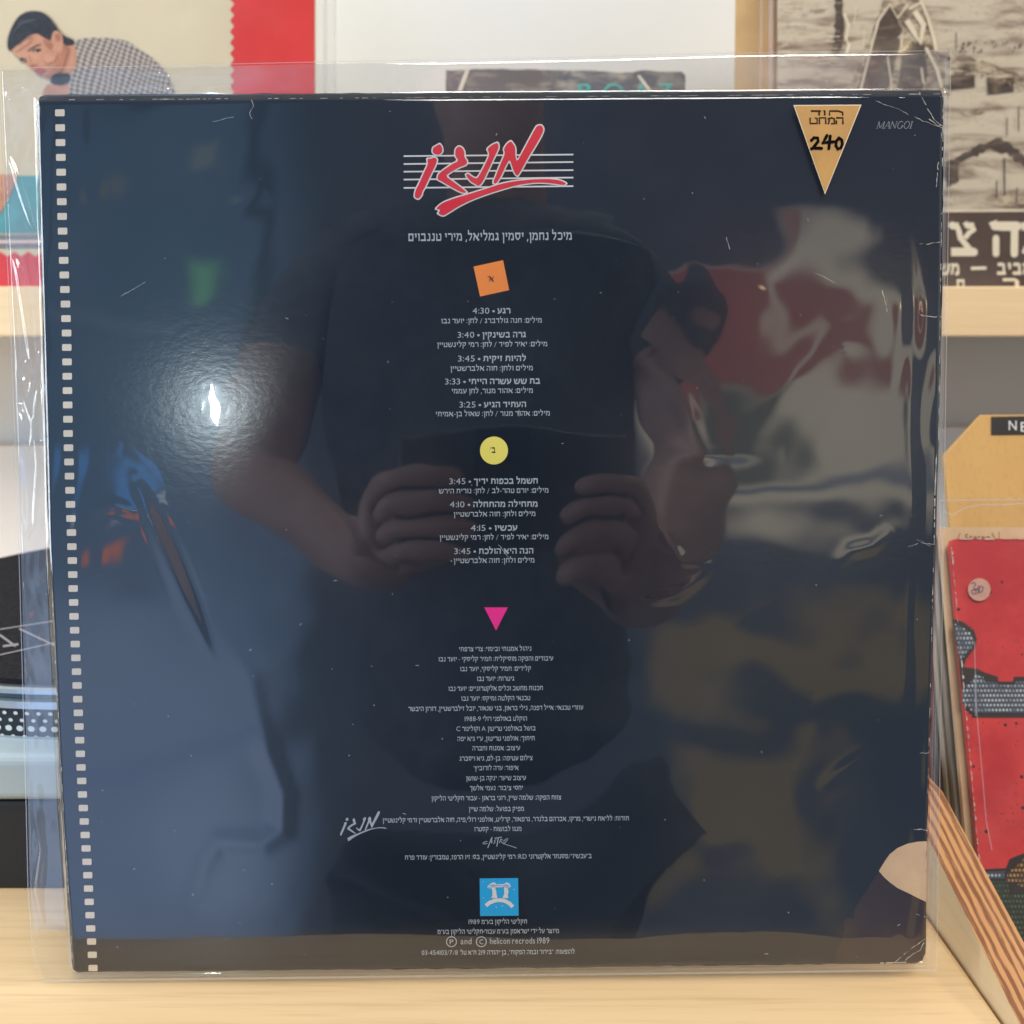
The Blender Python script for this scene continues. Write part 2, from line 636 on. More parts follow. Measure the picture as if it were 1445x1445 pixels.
def glyphs(body, bold=0.):
    """lettering as flat shapes; Hebrew letters are drawn here stroke by stroke, letter height 1"""
    heb = bool(re.search('[\u0590-\u05ff]', body))
    S_ = Sheet(None)
    pen = 0.
    for ch in visual(body):
        if ch == ' ':
            pen += .34
            continue
        if ch in HEB and (heb or ch not in ':-,/'):
            w, parts = HEB[ch]
            for pts, ww in parts:
                if ch == '•':
                    S_.disc(pen + .18, .45, .21, 0, 14)
                    break
                S_.stroke([(pen + x, y) for x, y in pts], ww * (1 + bold * 9))
            pen += w + .15
        else:
            v, f = font_char(ch)
            k = 1.12 / .69 if heb else 1 / .69
            x0 = v[:, 0].min()
            o = len(S_.v)
            S_.v += [(pen + (x - x0) * k, y * k) for x, y in v]
            S_.f += [tuple(o + q for q in t_) for t_ in f]
            S_.mi += [0] * len(f)
            S_.lift()
            pen += (v[:, 0].max() - x0) * k + .19
    v = np.array(S_.v)
    return v, S_.f, 1., S_.k


def zoomed(pts, ox, oy, sc):
    return [(ox + x / sc, oy + y / sc) for x, y in pts]


# ================================================================== SETTING
props(box('table_top', (-1.1, -.054, TZ - .035), (.1762, .598, TZ), M['table'], None, .003, 3), kind='structure')
WALL_Y = .60
props(box('back_wall', (-1.3, WALL_Y, -.4), (1.3, WALL_Y + .05, 1.1), M['wall']), kind='structure')

# shelf board
SH_Y = .42
sh_top, sh_bot = at(722, 404, SH_Y)[2], at(722, 475, SH_Y)[2]
props(box('wall_shelf', (-1.05, SH_Y, sh_bot), (1.05, WALL_Y - .002, sh_top), M['shelf'], None, .0012),
      'pale birch shelf board on the wall, holding the records at the top', 'shelf')
# low white panel behind the deck
zl, zr = at(20, 629, .575)[2], at(1400, 602, .575)[2]
x0_, x1_ = at(20, 629, .575)[0], at(1400, 602, .575)[0]
sl = (zr - zl) / (x1_ - x0_)
pa = [(-1.0, .575, zl + sl * (-1.0 - x0_)), (1.0, .575, zr + sl * (1.0 - x1_)), (1.0, .575, TZ + .001), (-1.0, .575, TZ + .001)]
props(prism('white_panel', pa, (0, .022, 0), M['white_board'], None, .001),
      'plain white board standing low against the wall below the shelf', 'panel')

# ================================================================== RECORD JACKET (the subject)
jacket = empty('record_jacket', tuple(on_jacket([(703, 1365)])[0]),
               'navy black record jacket with red brush title and film perforations, standing in clear plastic', 'record')
JD = tuple(-JN * .0006)


def jag(pts, amp, step):
    out = []
    for i in range(len(pts)):
        a, b = np.array(pts[i], float), np.array(pts[(i + 1) % len(pts)], float)
        L = np.linalg.norm(b - a)
        n = max(1, int(L / step))
        nrm = np.array([-(b - a)[1], (b - a)[0]]) / L
        for k in range(n):
            j = 0 if k == 0 else random.gauss(0, amp)
            out.append(tuple(a + (b - a) * k / n + nrm * j))
    return out


panel_px = [(54, 150), (56, 143), (63, 140.3), (700, 136.2), (1322, 132), (1331, 133.5), (1331.5, 145), (1330, 400), (1324, 640),
            (1321, 760), (1317, 900), (1311, 1100), (1307, 1240), (1305.5, 1340), (1303, 1351), (1294, 1357.5), (1240, 1359.5), (700, 1366.5), (140, 1371.5),
            (110, 1372.5), (103, 1368), (101, 1355), (97, 1290), (91, 1200), (86, 1130), (82, 1040), (79, 950), (75, 860), (70, 760), (65, 600), (61, 420), (56, 260)]
mesh_pts = jag(panel_px, .35, 14)
prism('back_panel', on_jacket(mesh_pts), JD, M['black_print'], jacket)
front_px = jag([(53, 148), (56, 137), (64, 133.5), (700, 130.5), (1328, 127.5), (1330, 135), (1303, 1354), (104, 1368), (88, 1120), (66, 700)], .3, 18)
prism('front_panel', on_jacket(front_px, -.0032), JD, M['black_print'], jacket)
inner_px = jag([(66, 300), (1318, 300), (1298, 1350), (107, 1368), (99.5, 1362), (93, 1280), (88.2, 1190), (84, 1100), (76, 820)], .5, 16)
prism('inner_sleeve', on_jacket(inner_px, -.0016), tuple(-JN * .0005), M['paper'], jacket)


def JS(lift):
    return Sheet(lambda p: on_jacket(p, lift), JN)


# film perforations down the left side
pf = JS(.00010)
pA, pB = np.array([84.4, 159.2]), np.array([131.4, 1366.0])
LA, LB = on_jacket([pA])[0], on_jacket([pB])[0]
NPERF = int(round(np.linalg.norm(LB - LA) / .00503)) + 1
bend = [(159, 84.4), (318, 88), (470, 94), (621, 96.3), (760, 101.2), (869, 104.5), (1003, 110.5), (1121, 116.4), (1215, 122.8), (1366, 131.3)]
cen = []
for k in range(NPERF):
    P3 = LA + (LB - LA) * k / (NPERF - 1)
    d = P3 - CAM
    zc = d @ fw
    y = CPX - FPX * (d @ up) / zc
    x = float(np.interp(y, [b[0] for b in bend], [b[1] for b in bend]))
    w = 6.75 - .35 * (y - 159) / 1200
    h = 4.85 - .45 * (y - 159) / 1200
    r = 1.1
    pf.poly([(x - w + r, y - h), (x + w - r, y - h - .1), (x + w, y - h + r), (x + w, y + h - r), (x + w - r, y + h), (x - w + r, y + h), (x - w, y + h - r), (x - w, y - h + r)])
pf.build('film_perforations', M['cream_print'], jacket)

# staff lines and brush title
st = JS(.00010)
for ya, yb in ((692, 685), (727, 718), (761, 754), (796, 787), (833, 825)):
    a, b = zoomed([(470, ya), (1222, yb)], 420, 0, 3.141)
    st.stroke([a, b], 2.1)
st.build('staff_lines', M['white_print'], jacket)

LOGO = {
    'dot': [(600, 655), (617, 645), (630, 638), (640, 652), (642, 672), (630, 685), (612, 685), (598, 675)],
    'vav': [(575, 704), (590, 704), (605, 697), (618, 705), (615, 725), (590, 775), (565, 830), (552, 850), (550, 865), (535, 882), (518, 873), (522, 845), (540, 810), (560, 765), (578, 728)],
    'gimel': [(700, 660), (715, 648), (730, 655), (740, 675), (738, 695), (752, 715), (748, 730), (715, 742), (680, 762), (655, 780), (690, 805), (730, 835), (750, 852), (735, 856), (700, 840), (660, 817), (635, 802), (620, 795), (622, 775), (640, 758), (680, 730), (715, 712), (698, 690)],
    'nun': [(745, 775), (755, 769), (775, 785), (795, 793), (815, 760), (845, 700), (850, 680), (840, 660), (865, 640), (887, 632), (892, 655), (875, 690), (845, 755), (820, 808), (802, 826), (785, 815), (765, 803)],
    'mem': [(945, 625), (957, 640), (965, 655), (965, 690), (972, 718), (1000, 668), (1035, 603), (1050, 575), (1062, 557), (1080, 555), (1090, 570), (1085, 592), (1060, 637), (1020, 702), (990, 757), (975, 780), (963, 770), (950, 735), (940, 705), (920, 740), (905, 775), (880, 815), (866, 810), (880, 775), (900, 725), (920, 680), (913, 660), (930, 635)],
    'swoosh': [(612, 925), (640, 900), (690, 880), (760, 860), (840, 835), (900, 815), (960, 803), (1040, 795), (1110, 793), (1160, 798), (1192, 812), (1180, 821), (1130, 812), (1060, 808), (980, 818), (910, 838), (840, 860), (770, 886), (710, 916), (670, 942), (645, 957), (622, 946), (634, 930)],
}
lo_w, lo_r = JS(.00017), JS(.00024)
for k, p in LOGO.items():
    q = zoomed(p, 420, 0, 3.141)
    lo_r.poly(smooth_poly(q, 1))
    lo_w.poly(smooth_poly(offset_poly(q, 1.9), 1))
lg = lo_r.build('title_logo', M['red_print'], jacket)
lo_w.build('logo_outline', M['white_print'], lg)
sg = JS(.00010)
for k, p in LOGO.items():
    q = [(140 + .651 * (x - 535), 325 + .703 * (y - 882) + (-20 if k == 'swoosh' else 0) * min(1, max(0, (x - 612) / 500))) for x, y in p]
    sg.poly(smooth_poly(offset_poly(zoomed(q, 460, 1130, 6.568), -.15 if k != 'swoosh' else -.3), 1))
sg.build('small_logo', M['text_print'], jacket)

# lettering
tx = JS(.00010)
tx.text("מיכל נחמן, יסמין גמליאל, מירי טננבוים", 576.2, 807, 339.3, 10.6, .012, -.008)
tx.build('artist_names', M['text_print'], jacket)

TRACKS = [
    ("רגע • 4:30", 667, 720.3, 442.5, 7.4, 1), ("מילים: חנה גולדברג / לחן: יועד נבו", 622.7, 764.6, 455.8, 6.4, 0),
    ("גרה בשינקין • 3:40", 645.8, 742.3, 476.3, 7.4, 1), ("מילים: יאיר לפיד / לחן: רמי קלינשטיין", 617.1, 772.3, 489.2, 6.4, 0),
    ("להיות זיקית • 3:45", 646.2, 742.3, 509.8, 7.4, 1), ("מילים ולחן: חוה אלברשטיין", 635.8, 752, 523, 6.4, 0),
    ("בת שש עשרה הייתי • 3:33", 627.9, 761.9, 542, 7.4, 1), ("מילים: אהוד מנור, לחן עממי", 637.5, 752, 554.8, 6.4, 0),
    ("העתיד הגיע • 3:25", 648.3, 742.3, 574.8, 7.4, 1), ("מילים: אהוד מנור / לחן: שאול בן-אמיתי", 615, 776, 587, 6.4, 0),
    ("חשמל בכפות ידיך • 3:45", 634, 758.8, 682.8, 7.4, 1), ("מילים: יורם טהר-לב / לחן: נורית הירש", 619.2, 774, 695.8, 6.4, 0),
    ("מתחילה מהתחלה • 4:10", 634.8, 758.8, 715.5, 7.4, 1), ("מילים ולחן: חוה אלברשטיין", 640.4, 755.6, 728.6, 6.4, 0),
    ("עכשיו • 4:15", 664.3, 729.9, 748.9, 7.4, 1), ("מילים: יאיר לפיד / לחן: רמי קלינשטיין", 620.6, 774, 761.4, 6.4, 0),
    ("הנה היא הולכת • 3:45", 641, 752.5, 781.5, 7.4, 1), ("מילים ולחן: חוה אלברשטיין", 640.4, 754.2, 794.2, 6.4, 0),
]
t1, t2 = JS(.00010), JS(.00010)
for k, (b, xl, xr, y, h, big) in enumerate(TRACKS):
    (t1 if k < 10 else t2).text(b, xl, xr, y, h, .040 if big else .010, -.008)
t1.build('track_list', M['text_print'], jacket)
t2.build('track_list', M['text_print'], jacket)

CREDITS = [
    ("ניהול אמנותי ובימוי: צדי צרפתי", 647.8, 749.7, 918.7), ("עיבודים והפקה מוסיקלית: תמיר קליסקי - יועד נבו", 618.9, 780.5, 932.7),
    ("קלידים: תמיר קליסקי, יועד נבו", 649.3, 749.1, 946.7), ("גיטרות: יועד נבו", 673, 725.7, 960.7),
    ("תכנות מחשב וכלים אלקטרוניים: יועד נבו", 632.9, 766, 974.4), ("טכנאי הקלטה ומיקס: יועד נבו", 651, 748.2, 988.4),
    ("עוזרי טכנאי: אייל דפנה, גילי בראון, בני שנאור, יובל זילברשטיין, דורון היבשר", 576.4, 823, 1002.4),
    ("הוקלט באולפני רולי 1988-9", 655.9, 743.5, 1017.3), ("בושל באולפני טריטון A וקולינור C", 644, 755.6, 1031.2),
    ("חיתוך: אולפני טריטון, ע״י גיא יפה", 645.4, 754.3, 1045.2), ("עיצוב: אמנות וחברה", 666.5, 733.8, 1058.8),
    ("צילום עטיפה: בן-לם, גיא ויסברג", 648.4, 751.5, 1073.1), ("איפור: עדה לזרוביץ׳", 668.4, 731.9, 1086.7),
    ("עיצוב שיער: ינקה בן-שושן", 658, 742, 1101), ("יחסי ציבור: נעמי אלשך", 663, 737.9, 1115),
    ("צוות הפקה: שלמה שיין, רוני בראון - עבור תקליטי הליקון", 609, 791.7, 1129), ("מפיק בפועל: שלמה שיין", 661.8, 739.4, 1144.6),
    ("תודות: לליאת נישרי, מרקו, אברהם בלנדר, גרפאור, קרליט, אולפני רולי,פיה, חוה אלברשטיין ורמי קלינשטיין", 540.2, 887.3, 1159.2),
    ("מנגו לבושות - קסטרו", 669.4, 736, 1172.8),
    ("ב״עכשיו״/פסנתר אלקטרוני RD: רמי קלינשטיין, בס: זיו הרפז, טמבורין: עודד פרח", 571.6, 834.7, 1212),
]
cr = JS(.00010)
for b, xl, xr, y in CREDITS:
    cr.text(b, xl, xr, y, 5.9, .010, -.009)
cr.build('credits', M['text_print'], jacket)
lb = JS(.00010)
for b, xl, xr, y in [("תקליטי הליקון בע״מ 1989", 661.3, 743.6, 1303.7), ("מיוצר על־ידי ישראפון בע״מ עבור תקליטי הליקון בע״מ", 617.2, 788.8, 1317.3),
                     ("להופעות: ״בידור ובמה הפקות״, בן־יהודה 219 ת״א טל׳ 03-454103/7/8", 595.1, 810.9, 1346.8)]:
    lb.text(b, xl, xr, y, 5.9, .010, -.009)
lb.text("and", 650, 665.4, 1332.4, 8.6, .004, -.009)
lb.text("helicon recrods 1989", 691.4, 775.1, 1331.6, 8.6, .004, -.009)
for cx_, ch in ((637.1, 'P'), (679.2, 'C')):
    lb.ring(cx_, 1328.9, 7., 1.2)
    lb.text(ch, cx_ - 2.6, cx_ + 2.6, 1332.3, 6.6, .01, 0)
lb.build('label_notes', M['text_print'], jacket)

sig = JS(.00010)
for pts, w in [([(112, 360), (95, 362), (75, 372), (70, 378), (85, 384), (112, 377)], .9), ([(154, 322), (140, 350), (115, 418)], 1.1), ([(154, 322), (148, 350), (150, 378)], .9),
               ([(128, 368), (160, 360)], .7), ([(190, 345), (172, 352), (182, 366), (165, 380)], .9), ([(175, 332), (240, 322)], 1.0), ([(208, 330), (195, 405)], 1.2),
               ([(232, 335), (218, 375)], .9), ([(230, 338), (248, 345), (230, 360), (258, 382)], .9), ([(275, 340), (256, 358), (262, 378), (285, 352), (296, 332), (272, 342)], .9),
               ([(245, 376), (290, 392), (330, 404), (372, 419)], .8)]:
    sig.stroke(zoomed(pts, 670, 1130, 6.283), w)
sig.build('clothing_signature', M['text_print'], jacket)

# coloured side markers
mk = JS(.00012)
mk.poly([(668.2, 376.2), (709.9, 367.1), (718.5, 409.4), (677.5, 418.4)])
o = props(mk.build('side_marker', M['orange_print'], jacket), 'orange square marker with the letter alef')
mt = JS(.00022)
mt.text("א׳", 688.2, 697, 397.4, 7.6, .008)
mt.build('marker_letter', M['dark_ink'], o)
mk = JS(.00012)
mk.disc(697.1, 635.7, 19.7, 0, 56)
o = props(mk.build('side_marker', M['yellow_print'], jacket), 'yellow round marker with the letter bet')
mt = JS(.00022)
mt.text("ב׳", 691.9, 699, 638.8, 7.6, .008)
mt.build('marker_letter', M['dark_ink'], o)
mk = JS(.00012)
mk.poly([(683.4, 857.1), (716.6, 857.1), (700, 889.8)])
props(mk.build('side_marker', M['pink_print'], jacket), 'pink triangle marker')

# company emblem
cl = JS(.00012)
cl.poly([(676.8, 1239.6), (731.2, 1239), (731.8, 1292.1), (677.6, 1292.7)])
emb = cl.build('company_logo', M['blue_print'], jacket)
ce = JS(.00022)
Z7 = (560, 1220, 4.983)
ce.stroke(zoomed([(626, 290), (652, 268), (690, 253), (722, 250), (755, 254), (790, 272), (816, 298)], *Z7), 5.4)
ce.poly(zoomed([(640, 150), (665, 130), (685, 125), (700, 138), (750, 138), (770, 125), (790, 132), (803, 152), (795, 165), (765, 160), (700, 160), (660, 168), (636, 165)], *Z7))
ce.poly(zoomed([(664, 158), (690, 160), (700, 190), (702, 215), (708, 236), (664, 236), (672, 215), (672, 190)], *Z7))
ce.poly(zoomed([(752, 160), (778, 158), (786, 190), (780, 215), (784, 236), (742, 236), (756, 205)], *Z7))
for x, y in ((608, 120), (824, 175), (608, 235), (700, 300), (742, 292)):
    ce.disc(560 + x / 4.983, 1220 + y / 4.983, .8, 0, 8)
ce.build('emblem', M['white_print'], emb)
fl = JS(.00030)
for pts in ([(650, 148), (700, 146), (740, 150), (790, 146)], [(640, 160), (690, 155)], [(745, 158), (800, 158)], [(670, 138), (690, 150)], [(760, 138), (785, 150)]):
    fl.stroke(zoomed(pts, *Z7), .7)
fl.build('emblem_line', M['blue_print'], emb)

# catalogue number in small italic serif capitals
cn = JS(.00010)
X = 1238.5


def sv(pts, w=1.):
    cn.stroke([(X + x + .28 * (10.2 - y) - 1, 171.3 + y) for x, y in pts], w)


for ch in "MANGOI":
    if ch == 'M':
        sv([(0, 10), (0, 0)], .7); sv([(0, 0), (4, 9.5)], 1.3); sv([(4, 9.5), (8, 0)], .7); sv([(8, 0), (8, 10)], 1.3); sv([(-1.2, 10), (1.2, 10)], .6); sv([(6.6, 10), (9.4, 10)], .6); adv = 10.2
    elif ch == 'A':
        sv([(0, 10), (4, 0)], .7); sv([(4, 0), (7, 10)], 1.4); sv([(1.4, 6.6), (5.8, 6.6)], .6); sv([(-1, 10), (1.2, 10)], .6); sv([(5.6, 10), (8.4, 10)], .6); adv = 8.6
    elif ch == 'N':
        sv([(0, 10), (0, 0)], .7); sv([(0, 0), (6.5, 10)], 1.4); sv([(6.5, 10), (6.5, 0)], .7); sv([(-1, 10), (1.2, 10)], .6); sv([(5.4, 0), (7.8, 0)], .6); adv = 9.2
    elif ch in 'GO':
        p = [(3.6 + 3.6 * math.sin(a), 5 - 5.1 * math.cos(a)) for a in np.linspace(0 if ch == 'O' else .8, -2 * math.pi if ch == 'O' else -4.6, 22)]
        sv(p, 1.05)
        if ch == 'G':
            sv([(6.4, 9.2), (6.4, 5.6)], 1.2); sv([(5, 5.6), (7.6, 5.6)], .6)
        adv = 9.0
    else:
        sv([(1, 10), (1, 0)], 1.4); sv([(-.4, 0), (2.4, 0)], .6); sv([(-.4, 10), (2.4, 10)], .6); adv = 4
    X += adv
cn.build('catalogue_number', M['dim_text'], jacket)

# printed picture wrapping over from the front: a bent leg
Z8 = (1045, 1045, 3.6125)
lp = JS(.00010)
leg_px = [(705, 665), (735, 615), (760, 580), (800, 548), (850, 526), (900, 516), (951, 513), (950, 600), (949, 700), (947, 823), (910, 806), (860, 780), (800, 752), (760, 722), (730, 695)]
lp.poly(zoomed(leg_px, *Z8))
gp = [(703, 672), (730, 698), (760, 724), (800, 755), (860, 783), (910, 809), (947, 826), (944, 1040), (942, 1085), (925, 1122), (895, 1137), (484, 1140), (489, 1085), (520, 1010), (528, 960), (527, 918), (545, 905), (578, 908), (580, 862), (610, 810), (645, 760), (680, 705)]
lp.poly(zoomed(gp, *Z8), 1)
lp.build('leg_picture', [M['skin_print'], M['garment_print']], jacket)

# worn edges and creases
sc = JS(.00034)


def scuff(pts, w):
    q = []
    pts = [np.array(p, float) for p in pts]
    for a, b in zip(pts[:-1], pts[1:]):
        n = max(1, int(np.linalg.norm(b - a) / 4))
        for k in range(n):
            q.append(tuple(a + (b - a) * k / n + np.array([random.gauss(0, .5), random.gauss(0, .5)])))
    q.append(tuple(pts[-1]))
    for i in range(len(q) - 1):
        if random.random() < .86:
            sc.stroke([q[i], q[i + 1]], max(.35, w * random.uniform(.4, 1.3)))


def edge_wear(pts, dens, w):
    pts = [np.array(p, float) for p in pts]
    for a, b in zip(pts[:-1], pts[1:]):
        L = np.linalg.norm(b - a)
        d = (b - a) / L
        t = 0
        while t < L:
            t += random.expovariate(dens)
            l = random.uniform(1.5, 12)
            if t + l > L:
                break
            sc.stroke([a + d * t, a + d * (t + l)], random.uniform(.35, w))


edge_wear([(64, 141), (700, 136.8), (1326, 132.6)], .05, .8)
edge_wear([(56, 146), (60, 400), (70, 760), (79, 950), (97.5, 1280), (103, 1366)], .05, .9)
edge_wear([(1331, 140), (1324, 640)], .05, 1.2)
edge_wear([(1321.5, 640), (1319, 700), (1318, 780)], .16, 2.2)
edge_wear([(1317, 800), (1306.5, 1240)], .05, 1.2)
edge_wear([(1304, 1340), (1300, 1353), (1288, 1357.5), (1240, 1359)], .25, 1.6)
edge_wear([(60, 141.5), (1328, 132.5)], .03, .6)
for pts, w in [([(355, 140), (358, 150), (352, 160), (356, 168)], .9), ([(1298, 130), (1305, 145), (1316, 165), (1328, 178), (1331, 200)], 1.1), ([(1310, 168), (1330, 180)], 1.2),
               ([(1235, 142), (1262, 152), (1290, 165), (1330, 181)], .6), ([(1290, 345), (1330, 342)], .8), ([(1298, 445), (1330, 448)], .9), ([(1324, 228), (1321, 264)], 1.0),
               ([(1282, 771), (1300, 766), (1319, 768)], .7), ([(1285, 758), (1318, 772)], .4), ([(1298, 1063), (1311, 1062)], .9), ([(1290, 1170), (1309, 1172)], 1.),
               ([(1262, 1358), (1285, 1340), (1305, 1325)], .9), ([(1275, 1357), (1298, 1340), (1304, 1330)], 1.1), ([(1293, 1290), (1308, 1294)], .6),
               ([(702, 765), (712, 780), (719, 788)], .8), ([(731, 570), (733, 588)], .7), ([(165, 420), (185, 410), (205, 398)], .6), ([(300, 172), (330, 165)], .4),
               ([(1025, 336), (1030, 352)], .7), ([(1150, 385), (1178, 399)], .7), ([(1245, 410), (1252, 440)], .8)]:
    scuff(pts, w)
props(sc.build('worn_edge', M['worn_card'], jacket), kind='stuff')

# ================================================================== PLASTIC SLEEVE
# height of the front sheet above the jacket, in metres, on a fine grid (wrinkles are real geometry)
TL, TR, BR, BL = (-3, 95), (1342.5, 71.5), (1322.5, 1371), (60, 1386.5)
UC = np.concatenate([np.linspace(0, .07, 90)[:-1], np.linspace(.07, .97, 350)[:-1], np.linspace(.97, 1, 36)])
NX, NY = len(UC), 470
uu, vv = np.meshgrid(UC, np.linspace(0, 1, NY))


def left_x(v):
    return np.interp(v, [0, .2, .28, .5, .8, .9, .97, 1.], [-3, 9, 14, 25, 36, 39, 46, 60])


lx = left_x(vv)
rx = TR[0] + (BR[0] - TR[0]) * vv
ty = TL[1] + (TR[1] - TL[1]) * uu + 1.3 * np.sin(5.2 * uu + .4) + .7 * np.sin(14 * uu)
by = BL[1] + (BR[1] - BL[1]) * uu
PX = lx + (rx - lx) * uu
PY = ty + (by - ty) * vv


def gfield(l0, l1, n=48, ang=None, spread=math.pi):
    a = RNG.uniform(0, 2 * math.pi, n) if ang is None else RNG.normal(ang, spread, n)
    k = 2 * math.pi / np.exp(RNG.uniform(math.log(l0), math.log(l1), n))
    ph = RNG.uniform(0, 2 * math.pi, n)
    out = np.zeros_like(PX)
    for i in range(n):
        out += np.cos(k[i] * (np.cos(a[i]) * PX + np.sin(a[i]) * PY) + ph[i])
    return out / math.sqrt(n / 2)


def sm(x, a, b):
    t = np.clip((x - a) / (b - a), 0, 1)
    return t * t * (3 - 2 * t)


def seg_dist(pts):
    best = np.full_like(PX, 1e9)
    par = np.zeros_like(PX)
    L = 0
    tot = sum(math.dist(a, b) for a, b in zip(pts[:-1], pts[1:]))
    for a, b in zip(pts[:-1], pts[1:]):
        ax, ay = a
        dx, dy = b[0] - a[0], b[1] - a[1]
        l = math.hypot(dx, dy)
        t = np.clip(((PX - ax) * dx + (PY - ay) * dy) / (l * l), 0, 1)
        d = np.hypot(PX - ax - t * dx, PY - ay - t * dy)
        m_ = d < best
        best[m_] = d[m_]
        par[m_] = (L + t * l)[m_] / tot
        L += l
    return best, par


def ridge(pts, w, amp, taper=True):
    d, par = seg_dist(pts)
    k = np.sin(np.pi * np.clip(par, .02, .98)) ** .8 if taper else 1
    return amp * k * np.exp(-(d / w) ** 2)


mmh = 1e-3
right = sm(PX, 780, 1000)
left = 1 - sm(PX, 330, 520)
h = np.zeros_like(PX)
h += mmh * .17 * gfield(260, 480) * (.55 + .60 * right)
h += mmh * .032 * gfield(120, 230) * (.36 + .64 * right)
h += mmh * .006 * gfield(60, 110) * (.35 + .65 * right)
h += mmh * .0026 * gfield(12, 30, 48, .15, .35) * np.exp(-(((PX - 305) / 60) ** 2 + ((PY - 575) / 75) ** 2))
h += mmh * .030 * gfield(70, 140) * np.exp(-(((PX - 420) / 90) ** 2 + ((PY - 960) / 190) ** 2))
h += mmh * .0045 * gfield(40, 90) * (.45 + .4 * right)
# vertical tension folds along both sides
vert = gfield(30, 90, 30, 0., .12)
h += mmh * .050 * vert * sm(PX, 1235, 1300)
h += mmh * .016 * vert * (1 - sm(PX, 90, 190))
# folds
for pts, w, a in [([(192, 672), (215, 735), (262, 850), (306, 938)], 9, .30), ([(222, 705), (255, 775), (285, 850), (308, 930)], 7, -.16),
                  ([(306, 880), (352, 958), (364, 1010), (378, 1060), (400, 1118), (398, 1170), (372, 1188), (310, 1186), (290, 1215), (272, 1275), (312, 1320)], 15, .17),
                  ([(150, 630), (180, 618), (225, 660), (245, 700)], 14, .10),
                  ([(130, 722), (165, 712), (205, 726)], 9, .10),
                  ([(185, 195), (200, 165), (235, 152), (300, 156)], 16, .07), ([(310, 310), (355, 285), (380, 270)], 16, .06),
                  ([(470, 380), (450, 560), (425, 680)], 26, .09), ([(880, 300), (930, 400), (900, 480)], 34, .22),
                  ([(905, 500), (960, 560), (990, 640), (930, 650)], 16, .14), ([(925, 650), (1020, 640), (1110, 640)], 14, .08),
                  ([(905, 850), (955, 838), (1000, 805)], 8, .16), ([(930, 745), (960, 790), (1010, 800)], 10, .13),
                  ([(1178, 800), (1200, 778), (1230, 770), (1260, 745)], 11, .16), ([(1020, 640), (1100, 560), (1180, 470), (1260, 480)], 26, .16),
                  ([(1150, 1115), (1180, 1090), (1240, 1050)], 10, .12), ([(1283, 470), (1284, 700), (1275, 1000)], 7, .18), ([(1262, 150), (1290, 300), (1300, 420)], 8, .14),
                  ([(960, 700), (1080, 690), (1200, 700)], 30, .16), ([(1060, 860), (1140, 1000), (1230, 940)], 40, .25), ([(930, 1120), (1010, 1180), (1110, 1140)], 30, .18)]:
    h += mmh * ridge(pts, w, a)
# the loose margin outside the jacket: sharp folds, sheet bends back to the rear sheet
jl = np.interp(PY, [140, 420, 760, 950, 1130, 1372], [52, 60, 69, 78, 86, 103])
jr = np.interp(PY, [132, 640, 1358], [1331, 1324, 1304])
jt = 140 - (PX - 52) * 8 / 1280
jb = 1372 - (PX - 103) * 13 / 1200
out = np.maximum(np.maximum(jl - PX, PX - jr), np.maximum(jt - PY, PY - jb))
body = 1 - sm(out, -7, 9)
marg = sm(out, 0, 10)
h = h * (.25 + .75 * body)
for pts, w, a in [([(4, 205), (18, 240), (34, 290), (50, 340)], 3.2, .55), ([(13, 352), (24, 380), (34, 440), (44, 520)], 4.5, .9), ([(12, 380), (17, 450), (22, 520), (33, 500)], 3, .6),
                  ([(20, 530), (36, 575), (46, 600), (52, 655), (46, 740), (30, 765)], 3, .55), ([(52, 545), (46, 600), (40, 640)], 3, .5), ([(26, 890), (30, 930), (40, 958)], 3.2, .6),
                  ([(48, 1150), (58, 1200), (52, 1260), (60, 1320)], 4, .5), ([(180, 93), (200, 99), (250, 99)], 2.6, .4), ([(175, 120), (220, 118), (245, 119)], 2.6, .35),
                  ([(270, 128), (330, 122)], 3, .5), ([(5, 135), (25, 122), (40, 120)], 4, .5), ([(1316, 1290), (1319, 1320), (1316, 1345)], 3, .4), ([(62, 1310), (95, 1318)], 4, .5)]:
    h += mmh * 2.1 * ridge(pts, w, a)
lm = (1 - sm(PX, 40, 110)) * marg
h += mmh * .13 * gfield(22, 80, 40, 0., .35) * lm
base = (.0012 * body + -.0014 * (1 - body))
edge = np.minimum(np.minimum(uu, 1 - uu) * 1300, np.minimum(vv, 1 - vv) * 1290)
h = base + h * sm(edge, 0, 9)
h = np.where(edge < 2.5, -.0017, h)
hb = -.0019 + 0 * h - .0030 * body + mmh * .12 * gfield(120, 300) * sm(edge, 0, 12)


def grid_obj(name, H, mat, parent):
    B = on_jacket(np.stack([PX.ravel(), PY.ravel()], 1))
    V = B + JN[None] * H.ravel()[:, None]
    V[:, 2] = np.maximum(V[:, 2], TZ + .0003)
    i = np.arange(NX * NY).reshape(NY, NX)
    F = np.stack([i[1:, :-1].ravel(), i[1:, 1:].ravel(), i[:-1, 1:].ravel(), i[:-1, :-1].ravel()], 1)
    me = bpy.data.meshes.new(name)
    me.vertices.add(len(V))
    me.vertices.foreach_set('co', V.ravel())
    me.loops.add(F.size)
    me.loops.foreach_set('vertex_index', F.ravel().astype(np.int32))
    me.polygons.add(len(F))
    me.polygons.foreach_set('loop_start', np.arange(0, F.size, 4, dtype=np.int32))
    me.polygons.foreach_set('use_smooth', np.ones(len(F), dtype=bool))
    me.update()
    me.validate()
    return link(name, me, mat, parent)


